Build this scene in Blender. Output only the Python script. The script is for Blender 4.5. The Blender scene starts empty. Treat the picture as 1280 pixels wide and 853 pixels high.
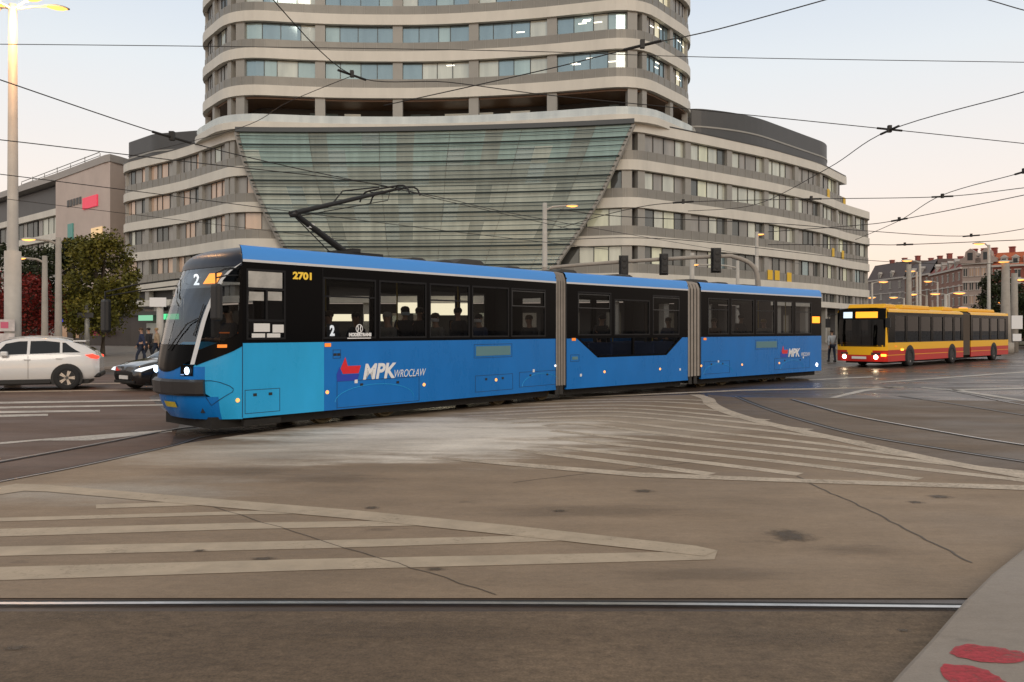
import bpy, math, random
from mathutils import Vector, Matrix
random.seed(7)
R = math.radians
F = 1000.0          # focal length in photograph pixels
H = 1.86            # eye height
HY = 412.0          # horizon row
scene = bpy.context.scene
col = scene.collection

# ------------------------------------------------------------------ camera, world, sun
cam = bpy.data.cameras.new('camera')
cam.sensor_width = 36.0
cam.lens = 36.0 * F / 1280.0
cam.shift_y = -(426.5 - HY) / 1280.0
cam.clip_start = 0.1
cam.clip_end = 6000
camo = bpy.data.objects.new('camera', cam)
col.objects.link(camo)
camo.location = (0, 0, H)
camo.rotation_euler = (R(90), 0, 0)
scene.camera = camo

SUN_EL, SUN_ROT = 9.0, 168.0      # low evening light from behind the photographer
world = bpy.data.worlds.new('World')
scene.world = world
world.use_nodes = True
wn, wl = world.node_tree.nodes, world.node_tree.links
wn.clear()
w_out = wn.new('ShaderNodeOutputWorld')
w_bg = wn.new('ShaderNodeBackground')
sky = wn.new('ShaderNodeTexSky')
sky.sky_type = 'NISHITA'
sky.sun_disc = False
sky.sun_elevation = R(4.0)
sky.sun_rotation = R(SUN_ROT)
sky.air_density = 1.0
sky.dust_density = 1.2
sky.ozone_density = 1.0
w_bg.inputs['Strength'].default_value = 0.15
tc = wn.new('ShaderNodeTexCoord')
sp = wn.new('ShaderNodeSeparateXYZ')
wl.new(tc.outputs['Generated'], sp.inputs[0])
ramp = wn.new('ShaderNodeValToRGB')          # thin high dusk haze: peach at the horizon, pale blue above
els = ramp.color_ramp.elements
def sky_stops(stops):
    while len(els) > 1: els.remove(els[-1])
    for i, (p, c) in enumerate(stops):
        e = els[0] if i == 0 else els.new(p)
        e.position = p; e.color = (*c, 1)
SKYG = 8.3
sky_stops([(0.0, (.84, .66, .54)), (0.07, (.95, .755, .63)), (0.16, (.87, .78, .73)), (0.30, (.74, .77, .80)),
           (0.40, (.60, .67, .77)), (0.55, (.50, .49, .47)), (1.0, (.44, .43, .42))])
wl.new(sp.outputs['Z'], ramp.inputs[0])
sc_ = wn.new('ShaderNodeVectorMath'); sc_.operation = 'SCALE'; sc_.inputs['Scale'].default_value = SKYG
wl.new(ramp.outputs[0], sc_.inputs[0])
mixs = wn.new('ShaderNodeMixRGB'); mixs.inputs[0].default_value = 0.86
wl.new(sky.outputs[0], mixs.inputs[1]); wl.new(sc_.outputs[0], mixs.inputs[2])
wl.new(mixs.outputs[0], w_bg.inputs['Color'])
wl.new(w_bg.outputs[0], w_out.inputs[0])

sun = bpy.data.lights.new('sun', 'SUN')
sun.energy = 0.95
sun.angle = R(25)
sun.color = (1.0, 0.86, 0.70)
suno = bpy.data.objects.new('sun', sun)
col.objects.link(suno)
# sun_rotation is measured clockwise from +Y
sd = Vector((math.sin(R(SUN_ROT)) * math.cos(R(28)), math.cos(R(SUN_ROT)) * math.cos(R(28)), math.sin(R(28))))
suno.rotation_euler = sd.to_track_quat('Z', 'Y').to_euler()
suno.location = (0, -20, 40)

scene.view_settings.view_transform = 'Standard'
scene.view_settings.look = 'None'
scene.view_settings.gamma = 1
scene.view_settings.exposure = 0.0
scene.view_settings.use_curve_mapping = False

# ------------------------------------------------------------------ helpers
def G(px, py):
    """ground point seen at a pixel of the photograph"""
    Y = F * H / (py - HY)
    return ((px - 640) / F * Y, Y)
def P3(px, py, z):
    """point at height z seen at a pixel"""
    Y = (z - H) * F / (HY - py)
    return Vector(((px - 640) / F * Y, Y, z))
def PD(px, py, D):
    return Vector(((px - 640) / F * D, D, H + (HY - py) / F * D))

class MB:
    def __init__(s): s.v = []; s.f = []; s.m = []
    def add(s, vs, fs, m=0):
        o = len(s.v); s.v += [tuple(x) for x in vs]
        for q in fs: s.f.append(tuple(i + o for i in q)); s.m.append(m)
    def box(s, x0, x1, y0, y1, z0, z1, m=0, M=None):
        vs = [Vector((x, y, z)) for z in (z0, z1) for y in (y0, y1) for x in (x0, x1)]
        if M: vs = [M @ v for v in vs]
        s.add(vs, [(0, 2, 3, 1), (4, 5, 7, 6), (0, 1, 5, 4), (2, 6, 7, 3), (0, 4, 6, 2), (1, 3, 7, 5)], m)
    def prism(s, poly, z0, z1, m=0, M=None):
        n = len(poly)
        vs = [Vector((p[0], p[1], z0)) for p in poly] + [Vector((p[0], p[1], z1)) for p in poly]
        if M: vs = [M @ v for v in vs]
        fs = [tuple(range(n))[::-1], tuple(range(n, 2 * n))] + [(i, (i + 1) % n, n + (i + 1) % n, n + i) for i in range(n)]
        s.add(vs, fs, m)
    def sideprism(s, poly, y0, y1, m=0, M=None):
        """polygon in x,z pushed along y"""
        n = len(poly)
        vs = [Vector((p[0], y0, p[1])) for p in poly] + [Vector((p[0], y1, p[1])) for p in poly]
        if M: vs = [M @ v for v in vs]
        fs = [tuple(range(n)), tuple(range(n, 2 * n))[::-1]] + [(i, n + i, n + (i + 1) % n, (i + 1) % n) for i in range(n)]
        s.add(vs, fs, m)
    def tube(s, pts, r, n=6, m=0, r1=None, caps=True):
        pts = [Vector(p) for p in pts]; k = len(pts)
        rings = []
        for i, p in enumerate(pts):
            t = (pts[min(i + 1, k - 1)] - pts[max(i - 1, 0)]).normalized()
            a = t.cross(Vector((0, 0, 1)))
            if a.length < 1e-3: a = t.cross(Vector((0, 1, 0)))
            a.normalize(); b = a.cross(t)
            rr = r if r1 is None else r + (r1 - r) * i / (k - 1)
            rings.append([p + (a * math.cos(2 * math.pi * j / n) + b * math.sin(2 * math.pi * j / n)) * rr for j in range(n)])
        vs = [v for ring in rings for v in ring]
        fs = [(i * n + j, i * n + (j + 1) % n, (i + 1) * n + (j + 1) % n, (i + 1) * n + j) for i in range(k - 1) for j in range(n)]
        if caps: fs += [tuple(range(n))[::-1], tuple(range((k - 1) * n, k * n))]
        s.add(vs, fs, m)
    def lathe(s, prof, c, axis='Z', n=20, m=0, M=None):
        vs = []
        for (r, h) in prof:
            for j in range(n):
                a = 2 * math.pi * j / n
                x, y = r * math.cos(a), r * math.sin(a)
                v = Vector((x, y, h)) if axis == 'Z' else (Vector((x, h, y)) if axis == 'Y' else Vector((h, x, y)))
                vs.append(v + Vector(c))
        if M: vs = [M @ v for v in vs]
        k = len(prof)
        fs = [(i * n + j, i * n + (j + 1) % n, (i + 1) * n + (j + 1) % n, (i + 1) * n + j) for i in range(k - 1) for j in range(n)]
        s.add(vs, fs, m)
    def grid(s, rows, m=0, close=False):
        nr, nc = len(rows), len(rows[0])
        s.add([p for r in rows for p in r],
              [(i * nc + j, i * nc + (j + 1) % nc, (i + 1) * nc + (j + 1) % nc, (i + 1) * nc + j)
               for i in range(nr - 1) for j in range(nc if close else nc - 1)], m)
    def build(s, name, mats, parent=None, smooth=False, bevel=0, solid=0, sub=0, loc=None, rotz=0, auto=None):
        me = bpy.data.meshes.new(name)
        me.from_pydata(s.v, [], s.f)
        if not isinstance(mats, (list, tuple)): mats = [mats]
        for m in mats: me.materials.append(m)
        for p, i in zip(me.polygons, s.m): p.material_index = i
        if smooth:
            for p in me.polygons: p.use_smooth = True
        me.update()
        o = bpy.data.objects.new(name, me); col.objects.link(o)
        if parent: o.parent = parent
        if loc: o.location = loc
        if rotz: o.rotation_euler = (0, 0, rotz)
        if solid:
            md = o.modifiers.new('solid', 'SOLIDIFY'); md.thickness = solid; md.offset = -1
        if bevel:
            md = o.modifiers.new('bevel', 'BEVEL'); md.width = bevel; md.segments = 2; md.limit_method = 'ANGLE'; md.angle_limit = R(40)
        if sub:
            md = o.modifiers.new('sub', 'SUBSURF'); md.levels = sub; md.render_levels = sub
        return o

def tag(o, label=None, cat=None, group=None, kind=None):
    if label: o['label'] = label
    if cat: o['category'] = cat
    if group: o['group'] = group
    if kind: o['kind'] = kind
    return o
def empty(name, loc=(0, 0, 0), rz=0, parent=None):
    o = bpy.data.objects.new(name, None); col.objects.link(o)
    o.location = loc; o.rotation_euler = (0, 0, rz); o.empty_display_size = .2
    if parent: o.parent = parent
    return o
def copy_tree(o, parent=None):
    c = o.copy(); col.objects.link(c); c.parent = parent
    for ch in list(o.children): copy_tree(ch, c)
    return c

# materials -----------------------------------------------------------------
MATS = {}
def mat(name, c, rough=.6, metal=0, spec=.5, var=0.0, scale=3.0, bump=0, bscale=40, emit=None, es=0, coat=0, stretch=None, rvar=0):
    if name in MATS: return MATS[name]
    m = bpy.data.materials.new(name); m.use_nodes = True
    nt = m.node_tree; b = nt.nodes['Principled BSDF']
    b.inputs['Base Color'].default_value = (*c, 1)
    b.inputs['Roughness'].default_value = rough
    b.inputs['Metallic'].default_value = metal
    b.inputs['Specular IOR Level'].default_value = spec
    b.inputs['Coat Weight'].default_value = coat
    if emit:
        b.inputs['Emission Color'].default_value = (*emit, 1); b.inputs['Emission Strength'].default_value = es
    if var or bump or rvar:
        t = nt.nodes.new('ShaderNodeTexCoord'); src = t.outputs['Object']
        if stretch:
            mp = nt.nodes.new('ShaderNodeMapping'); mp.inputs['Scale'].default_value = stretch
            nt.links.new(src, mp.inputs[0]); src = mp.outputs[0]
    if var or rvar:
        n = nt.nodes.new('ShaderNodeTexNoise'); n.inputs['Scale'].default_value = scale; n.inputs['Detail'].default_value = 7
        n.inputs['Roughness'].default_value = .65
        nt.links.new(src, n.inputs['Vector'])
    if var:
        mr = nt.nodes.new('ShaderNodeMapRange'); mr.inputs[1].default_value = .3; mr.inputs[2].default_value = .7
        mr.inputs[3].default_value = 1 - var; mr.inputs[4].default_value = 1 + var
        nt.links.new(n.outputs[0], mr.inputs[0])
        vm = nt.nodes.new('ShaderNodeVectorMath'); vm.operation = 'SCALE'; vm.inputs[0].default_value = c
        nt.links.new(mr.outputs[0], vm.inputs['Scale']); nt.links.new(vm.outputs[0], b.inputs['Base Color'])
    if rvar:
        mr2 = nt.nodes.new('ShaderNodeMapRange'); mr2.inputs[1].default_value = .3; mr2.inputs[2].default_value = .7
        mr2.inputs[3].default_value = max(.03, rough - rvar); mr2.inputs[4].default_value = rough + rvar
        nt.links.new(n.outputs[0], mr2.inputs[0]); nt.links.new(mr2.outputs[0], b.inputs['Roughness'])
    if bump:
        n2 = nt.nodes.new('ShaderNodeTexNoise'); n2.inputs['Scale'].default_value = bscale; n2.inputs['Detail'].default_value = 5
        nt.links.new(src, n2.inputs['Vector'])
        bp = nt.nodes.new('ShaderNodeBump'); bp.inputs['Strength'].default_value = bump; bp.inputs['Distance'].default_value = .02
        nt.links.new(n2.outputs[0], bp.inputs['Height']); nt.links.new(bp.outputs[0], b.inputs['Normal'])
    MATS[name] = m
    return m
def glass(name, tint, refl=1.5, rough=.01, base=0.0):
    """thin tinted pane: see-through, with mirror reflection growing at grazing angles"""
    m = bpy.data.materials.new(name); m.use_nodes = True
    nt = m.node_tree; nt.nodes.clear()
    o = nt.nodes.new('ShaderNodeOutputMaterial'); mx = nt.nodes.new('ShaderNodeMixShader')
    t = nt.nodes.new('ShaderNodeBsdfTransparent'); t.inputs[0].default_value = (*tint, 1)
    g = nt.nodes.new('ShaderNodeBsdfGlossy'); g.inputs['Roughness'].default_value = rough; g.inputs[0].default_value = (.95, .97, 1, 1)
    ge = nt.nodes.new('ShaderNodeNewGeometry')          # Schlick reflectance, the same from both sides of the pane
    dp = nt.nodes.new('ShaderNodeVectorMath'); dp.operation = 'DOT_PRODUCT'
    nt.links.new(ge.outputs['Normal'], dp.inputs[0]); nt.links.new(ge.outputs['Incoming'], dp.inputs[1])
    def mth(op, a, v, clamp=False):
        q = nt.nodes.new('ShaderNodeMath'); q.operation = op; q.use_clamp = clamp
        if isinstance(a, (int, float)): q.inputs[0].default_value = a; nt.links.new(v, q.inputs[1])
        else:
            nt.links.new(a, q.inputs[0])
            if v is not None: q.inputs[1].default_value = v
        return q.outputs[0]
    r0 = ((refl - 1) / (refl + 1)) ** 2
    x = mth('ABSOLUTE', dp.outputs['Value'], None); x = mth('SUBTRACT', 1.0, x, True); x = mth('POWER', x, 5.0)
    x = mth('MULTIPLY', x, .75); x = mth('ADD', x, r0 * 2 + base, True); nt.links.new(x, mx.inputs[0])
    nt.links.new(t.outputs[0], mx.inputs[1]); nt.links.new(g.outputs[0], mx.inputs[2]); nt.links.new(mx.outputs[0], o.inputs[0])
    return m
def pane_mat(name, c, refl=.25, emit=0, rough=.04, var=.25, rc=(.9, 1, 1)):
    """window of a large building: dim room or blind behind a reflecting pane"""
    m = bpy.data.materials.new(name); m.use_nodes = True
    nt = m.node_tree; nt.nodes.clear()
    o = nt.nodes.new('ShaderNodeOutputMaterial'); mx = nt.nodes.new('ShaderNodeMixShader')
    g = nt.nodes.new('ShaderNodeBsdfGlossy'); g.inputs['Roughness'].default_value = rough; g.inputs[0].default_value = (*rc, 1)
    b = nt.nodes.new('ShaderNodeBsdfPrincipled'); b.inputs['Roughness'].default_value = .6
    if emit:
        b.inputs['Emission Color'].default_value = (*c, 1); b.inputs['Emission Strength'].default_value = emit
    t = nt.nodes.new('ShaderNodeTexCoord')
    mp = nt.nodes.new('ShaderNodeMapping'); mp.inputs['Scale'].default_value = (.8, .8, .12)
    n = nt.nodes.new('ShaderNodeTexNoise'); n.inputs['Scale'].default_value = 1.1; n.inputs['Detail'].default_value = 5
    nt.links.new(t.outputs['Object'], mp.inputs[0]); nt.links.new(mp.outputs[0], n.inputs['Vector'])
    mr = nt.nodes.new('ShaderNodeMapRange'); mr.inputs[1].default_value = .3; mr.inputs[2].default_value = .7
    mr.inputs[3].default_value = 1 - var; mr.inputs[4].default_value = 1 + var
    vm = nt.nodes.new('ShaderNodeVectorMath'); vm.operation = 'SCALE'; vm.inputs[0].default_value = c
    nt.links.new(n.outputs[0], mr.inputs[0]); nt.links.new(mr.outputs[0], vm.inputs['Scale']); nt.links.new(vm.outputs[0], b.inputs['Base Color'])
    mx.inputs[0].default_value = refl
    nt.links.new(b.outputs[0], mx.inputs[1]); nt.links.new(g.outputs[0], mx.inputs[2]); nt.links.new(mx.outputs[0], o.inputs[0])
    return m
def emis(name, c, s):
    m = bpy.data.materials.new(name); m.use_nodes = True
    nt = m.node_tree; nt.nodes.clear()
    o = nt.nodes.new('ShaderNodeOutputMaterial'); e = nt.nodes.new('ShaderNodeEmission')
    e.inputs[0].default_value = (*c, 1); e.inputs[1].default_value = s
    nt.links.new(e.outputs[0], o.inputs[0]); return m

def ground_mat(name, c, rough, blotch, streak, grit, rv=.1, dust=None, bump=.25, spec=.4, c2=None):
    """road surface: broad blotches, faint streaks along the traffic, grit, small stains; dust = list of (x,y,rx,ry,col)"""
    m = bpy.data.materials.new(name); m.use_nodes = True
    nt = m.node_tree; N = nt.nodes; L = nt.links; b = N['Principled BSDF']
    t = N.new('ShaderNodeTexCoord')
    def noise(scale, detail, sc=(1, 1, 1), rz=0, rg=.6):
        mp = N.new('ShaderNodeMapping'); mp.inputs['Scale'].default_value = sc; mp.inputs['Rotation'].default_value = (0, 0, rz)
        n = N.new('ShaderNodeTexNoise'); n.inputs['Scale'].default_value = scale; n.inputs['Detail'].default_value = detail
        n.inputs['Roughness'].default_value = rg
        L.new(t.outputs['Object'], mp.inputs[0]); L.new(mp.outputs[0], n.inputs['Vector']); return n.outputs[0]
    def rng(v, a0, a1, b0, b1, smooth=False):
        r = N.new('ShaderNodeMapRange')
        if smooth: r.interpolation_type = 'SMOOTHSTEP'
        for i, x in enumerate((a0, a1, b0, b1)): r.inputs[i + 1].default_value = x
        L.new(v, r.inputs[0]); return r.outputs[0]
    def mul(a, bb):
        q = N.new('ShaderNodeMath'); q.operation = 'MULTIPLY'; L.new(a, q.inputs[0]); L.new(bb, q.inputs[1]); return q.outputs[0]
    big = rng(noise(.35, 5), .3, .7, 1 - blotch, 1 + blotch)
    med = rng(noise(1.6, 6, (.45, 1.5, 1), .05), .3, .7, 1 - streak, 1 + streak)
    gr = rng(noise(70, 3, (1, 1, 1)), .25, .75, 1 - grit, 1 + grit)
    gr2 = rng(noise(14, 6, (.6, 1.3, 1), .2, .75), .3, .7, 1 - grit * .9, 1 + grit * .9)
    st = rng(noise(2.3, 3, (.5, 1.1, 1), 1.1), .66, .74, 1, .78, True)
    k = mul(mul(mul(mul(big, med), gr), st), gr2)
    src = None
    if c2:
        mx = N.new('ShaderNodeMixRGB'); mx.inputs[1].default_value = (*c, 1); mx.inputs[2].default_value = (*c2, 1)
        L.new(rng(noise(.22, 4, (1, 1, 1), .7), .4, .6, 0, 1, True), mx.inputs[0]); src = mx.outputs[0]
    if dust:
        for (dx, dy, rx, ry, rot, dc, amt) in dust:
            mp = N.new('ShaderNodeMapping'); mp.vector_type = 'TEXTURE'
            mp.inputs['Location'].default_value = (dx, dy, 0); mp.inputs['Rotation'].default_value = (0, 0, rot); mp.inputs['Scale'].default_value = (rx, ry, 1)
            L.new(t.outputs['Object'], mp.inputs[0])
            ln = N.new('ShaderNodeVectorMath'); ln.operation = 'LENGTH'; L.new(mp.outputs[0], ln.inputs[0])
            ns = noise(.8, 7, (.45, 1.5, 1), rot, .7)
            ad = N.new('ShaderNodeMath'); ad.operation = 'ADD'; L.new(ln.outputs['Value'], ad.inputs[0]); L.new(rng(ns, .3, .7, -.55, .55), ad.inputs[1])
            mk = rng(ad.outputs[0], .35, 1.25, amt, 0, True)
            mx = N.new('ShaderNodeMixRGB'); L.new(mk, mx.inputs[0])
            if src is None: mx.inputs[1].default_value = (*c, 1)
            else: L.new(src, mx.inputs[1])
            mx.inputs[2].default_value = (*dc, 1); src = mx.outputs[0]
    vm = N.new('ShaderNodeVectorMath'); vm.operation = 'SCALE'
    if src is None: vm.inputs[0].default_value = c
    else: L.new(src, vm.inputs[0])
    L.new(k, vm.inputs['Scale']); L.new(vm.outputs[0], b.inputs['Base Color'])
    L.new(rng(noise(.6, 5, (.5, 1.2, 1), .3), .35, .65, rough - rv, rough + rv), b.inputs['Roughness'])
    b.inputs['Specular IOR Level'].default_value = spec
    bp = N.new('ShaderNodeBump'); bp.inputs['Strength'].default_value = bump; bp.inputs['Distance'].default_value = .01
    L.new(noise(90, 4), bp.inputs['Height']); L.new(bp.outputs[0], b.inputs['Normal'])
    return m

CONC = (.305, .222, .150)
m_conc = ground_mat('worn concrete', CONC, .72, .13, .12, .13, c2=(.255, .185, .124),
    dust=[(1.4, 16.0, 4.0, 2.6, .1, (.54, .46, .37), .32), (-1.4, 14.2, 3.3, 2.9, .3, (.78, .70, .60), .95), (-3.4, 12.4, 2.8, 1.3, .5, (.54, .47, .39), .6),
          (-4.6, 9.2, 1.7, .8, .1, (.42, .38, .33), .55)])
m_near = ground_mat('near roadway', (.185, .130, .083), .75, .16, .14, .34, c2=(.142, .099, .064))
m_slab = ground_mat('track slab', (.165, .118, .080), .6, .18, .14, .18, rv=.12, spec=.25)
m_asph = ground_mat('damp asphalt', (.078, .054, .040), .36, .2, .22, .2, rv=.16, spec=.4)
m_asph_l = ground_mat('worn asphalt', (.135, .085, .062), .6, .16, .18, .2, rv=.1, spec=.25)
m_pave = ground_mat('pale paving', (.23, .20, .175), .7, .1, .1, .12)
m_kerb = ground_mat('smooth kerb concrete', (.30, .252, .208), .6, .08, .06, .10)
def paint_mat(name, c, thin=.0, dust=None):
    """road paint worn through in patches: the surface below shows where it is gone"""
    m = mat(name, c, .65, var=.16, scale=3, bump=.1, bscale=80); nt = m.node_tree; N = nt.nodes; L = nt.links
    b = N['Principled BSDF']; out = [n for n in N if n.type == 'OUTPUT_MATERIAL'][0]
    t = N.new('ShaderNodeTexCoord'); fac = None
    def noise(sc, det, st=(1, 1, 1)):
        mp = N.new('ShaderNodeMapping'); mp.inputs['Scale'].default_value = st
        n = N.new('ShaderNodeTexNoise'); n.inputs['Scale'].default_value = sc; n.inputs['Detail'].default_value = det; n.inputs['Roughness'].default_value = .7
        L.new(t.outputs['Object'], mp.inputs[0]); L.new(mp.outputs[0], n.inputs['Vector']); return n.outputs[0]
    a = N.new('ShaderNodeMath'); a.operation = 'MULTIPLY'; a.inputs[1].default_value = .55; L.new(noise(30, 3, (.7, 1.1, 1)), a.inputs[0])
    a2 = N.new('ShaderNodeMath'); a2.operation = 'MULTIPLY_ADD'; a2.inputs[1].default_value = .45; L.new(noise(1.3, 4), a2.inputs[0]); L.new(a.outputs[0], a2.inputs[2])
    v = a2.outputs[0]
    if dust:
        (dx, dy, rx, ry, amt) = dust
        mp = N.new('ShaderNodeMapping'); mp.vector_type = 'TEXTURE'; mp.inputs['Location'].default_value = (dx, dy, 0); mp.inputs['Scale'].default_value = (rx, ry, 1)
        ln = N.new('ShaderNodeVectorMath'); ln.operation = 'LENGTH'; L.new(t.outputs['Object'], mp.inputs[0]); L.new(mp.outputs[0], ln.inputs[0])
        r = N.new('ShaderNodeMapRange'); r.interpolation_type = 'SMOOTHSTEP'; r.inputs[1].default_value = .5; r.inputs[2].default_value = 1.3; r.inputs[3].default_value = amt; r.inputs[4].default_value = 0
        L.new(ln.outputs['Value'], r.inputs[0]); q = N.new('ShaderNodeMath'); q.operation = 'ADD'; L.new(v, q.inputs[0]); L.new(r.outputs[0], q.inputs[1]); v = q.outputs[0]
    r = N.new('ShaderNodeMapRange'); r.inputs[1].default_value = .48 - thin; r.inputs[2].default_value = .80 - thin; r.inputs[3].default_value = .0; r.inputs[4].default_value = .92
    L.new(v, r.inputs[0])
    tr = N.new('ShaderNodeBsdfTransparent'); mx = N.new('ShaderNodeMixShader'); L.new(r.outputs[0], mx.inputs[0]); L.new(b.outputs[0], mx.inputs[1]); L.new(tr.outputs[0], mx.inputs[2]); L.new(mx.outputs[0], out.inputs[0])
    return m
m_paint = paint_mat('worn road paint', (.56, .46, .35), .0, (-2.2, 14.2, 2.9, 3.2, .5))
m_paintn = paint_mat('old road paint', (.47, .375, .27), -.08)
m_paintr = paint_mat('red sprayed paint', (.46, .030, .045), .07)
m_paintw = paint_mat('white road paint', (.58, .53, .47), .0)
m_steel = mat('polished rail', (.62, .60, .58), .28, metal=1, var=.15, scale=8)
m_groove = mat('rail groove', (.018, .016, .015), .7)
m_seam = mat('tar seam', (.105, .078, .055), .6)

# ------------------------------------------------------------------ ground
b = MB(); b.add([(-900, -60, 0), (900, -60, 0), (900, 1500, 0), (-900, 1500, 0)], [(0, 1, 2, 3)])
tag(b.build('road', m_asph), 'dark damp asphalt road junction', None, None, 'structure')
def sheet(name, pts, z, m, label, t=None):
    b = MB(); n = len(pts)
    if t:
        b.prism(pts, z - t, z)
    else:
        b.add([(p[0], p[1], z) for p in pts], [tuple(range(n))])
    return tag(b.build(name, m), label, None, None, 'structure')
def poly(*a): return [G(*p) for p in a]
left_edge = [(0, 602), (98, 583), (213, 557.5), (310, 543), (407, 529.5)]
back_edge = [(560, 511), (729, 498.5), (841, 494), (880, 493.6)]
right_edge = [(892, 505), (910, 514), (945, 525), (1000, 538), (1060, 551), (1180, 577), (1280, 595)]
far_left = [(-16, 6), (-8.6, 8.3)]
conc = [G(*p) for p in left_edge + back_edge + right_edge] + [(12, 8.2), (20, 5.52), (-20, 5.52), (-20, 7.0), (-9, 8.2)]
sheet('concrete_roadway', conc, .006, m_conc, 'worn beige concrete roadway in the middle of the junction')
sheet('near_roadway', [(-20, 5.26), (-20, -8), (20, -8), (20, 5.26)], .006, m_near, 'darker strip of roadway in front of the near rail')
sheet('track_bed', [G(884, 493.6), G(920, 497), G(1000, 497.5), G(1150, 500), G(1330, 503), (26, 18), (24, 7.2), (12, 8.25)] + [G(*p) for p in right_edge[::-1]], .004, m_slab, 'grey brown tram track bed curving away to the right')
sheet('left_roadway', [(-8.9, 8.3), (-40, 5), (-60, 20), (-60, 33), (-12, 33), (-10, 22), G(225, 530), G(213, 557), G(98, 583), G(0, 602)], .003, m_asph_l, 'brownish asphalt lanes left of the tram')
# distant pavement and street islands
def slab(name, pts, label, m=m_pave, h=.13):
    b = MB(); b.prism(pts, 0.0, h); return tag(b.build(name, m, bevel=.02), label, None, None, 'structure')
slab('pavement', [(-75, 36.5), (-9, 37.5), (-8, 58), (-40, 84), (-75, 100)], 'pale pavement with kerb beyond the cars')
slab('forecourt', [(-7, 60), (20, 63), (60, 100), (60, 140), (-7, 140)], 'paved forecourt of the office block')
slab('far_pavement', [(47, 47), (90, 58), (120, 120), (62, 110)], 'grassy verge and pavement right of the bus', mat('verge', (.075, .07, .03), .9, var=.3, scale=2))

# ------------------------------------------------------------------ rails
def catmull(pts, k=8):
    pts = [Vector(p) for p in pts]
    if len(pts) < 3: return [pts[0].lerp(pts[-1], i / k) for i in range(k + 1)]
    out = []
    for i in range(len(pts) - 1):
        p0, p1, p2, p3 = pts[max(i - 1, 0)], pts[i], pts[i + 1], pts[min(i + 2, len(pts) - 1)]
        for j in range(k):
            t = j / k
            out.append(.5 * ((2 * p1) + (p2 - p0) * t + (2 * p0 - 5 * p1 + 4 * p2 - p3) * t * t + (3 * p1 - p0 - 3 * p2 + p3) * t ** 3))
    out.append(pts[-1]); return out
def strip(b, pts, w, z, m=0, off=0, w1=None):
    pts = [Vector((p[0], p[1])) for p in pts]; k = len(pts); a = []; c = []
    for i, p in enumerate(pts):
        t = (pts[min(i + 1, k - 1)] - pts[max(i - 1, 0)]).normalized(); n = Vector((-t.y, t.x))
        ww = w if w1 is None else w + (w1 - w) * i / (k - 1)
        a.append((p + n * (off - ww / 2)).to_3d() + Vector((0, 0, z))); c.append((p + n * (off + ww / 2)).to_3d() + Vector((0, 0, z)))
    b.grid([a, c], m)
def rail(pts, label, w=.055, groove=.06, side=1, z=.012, steel=None):
    b = MB(); q = catmull([(p[0], p[1], 0) for p in pts], 10)
    strip(b, q, w, z + .004, 0)
    strip(b, q, groove, z, 1, off=side * (w + groove) / 2 + .002 * side)
    strip(b, q, .008, z, 1, off=-side * (w / 2 + .006))
    return tag(b.build('tram_rail', [steel or m_steel, m_groove]), label, None, None, 'structure')
nr = [G(-300, 755.5), G(0, 757), G(400, 756), G(800, 757.5), G(1230, 761.5), G(1500, 764)]
rail(nr, 'polished near rail crossing the bottom of the photo', w=.045, groove=.045)
m_rail2 = mat('dull rail', (.30, .27, .25), .4, metal=.8, var=.2, scale=8)
th0 = (.648, .762)
def S1(u, t): return (-4.70 + .648 * u - .762 * t, 13.95 + .762 * u + .648 * t)

# ------------------------------------------------------------------ road markings
def marking(quads, name, label, m=m_paint, z=.0095):
    b = MB()
    for q in quads:
        g = [G(*p) for p in q]
        b.add([(x, y, z) for x, y in g], [tuple(range(len(g)))])
    return tag(b.build(name, m), label, None, None, 'structure')
marking([[(-60, 712), (-60, 729), (400, 714), (893, 701), (897, 690), (858, 691), (400, 700)],
         [(-60, 686), (-60, 698), (400, 687), (735, 676.5), (700, 670), (400, 677)],
         [(-60, 664), (-60, 674), (300, 663), (560, 657.5), (500, 652), (300, 655)],
         [(-60, 650), (-60, 655), (60, 651.5), (300, 644.5), (400, 643), (370, 638.5), (200, 643), (60, 647)],
         [(120, 632), (120, 637), (260, 632.5), (300, 629), (240, 628)]],
        'road_marking', 'worn pale stripes of the near hatched triangle', m_paintn)
marking([[(-10, 621), (-10, 612), (20, 606), (60, 607.5), (220, 621), (440, 639), (640, 658.5), (870, 684), (897, 690), (880, 697),
          (640, 671), (440, 650), (220, 630.5), (60, 616), (30, 615)]],
        'road_marking', 'worn pale diagonal edge of the near hatched triangle', m_paintn, z=.012)
# far hatching: stripes bending where they meet the ridge line
rows = [[(690, 501), (810, 499.5), (879, 501)], [(640, 506), (800, 502.5), (890, 506.5)],
        [(600, 512), (780, 507), (912, 515)], [(580, 518), (775, 511), (960, 526)],
        [(570, 523), (768, 515), (1014, 538)], [(570, 529), (760, 520.5), (930, 536), (1078, 553.5)],
        [(620, 531), (740, 526), (860, 538), (1020, 555), (1172, 576)], [(680, 533), (730, 531), (860, 547), (1020, 563), (1285, 592)],
        [(690, 539), (860, 556), (1020, 573), (1150, 587), (1320, 606)], [(690, 548), (860, 566), (1000, 581), (1150, 600)],
        [(700, 560), (860, 577), (1000, 594)], [(640, 563), (760, 577), (890, 594)]]
b = MB()
for i, pts in enumerate(rows): strip(b, catmull([(*G(*p), 0) for p in pts], 6), .25, .0095 + .00004 * i)
tag(b.build('road_marking', m_paint), 'pale stripes of the far hatched triangle', None, None, 'structure')
b = MB(); strip(b, catmull([(*G(*p), 0) for p in [(868, 493.9), (884, 499)] + [(q[0] - 3, q[1] + .8) for q in right_edge] + [(1400, 619)]], 8), .34, .0125)
tag(b.build('road_marking', m_paint), 'curved white edge of the far hatched triangle', None, None, 'structure')
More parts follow.
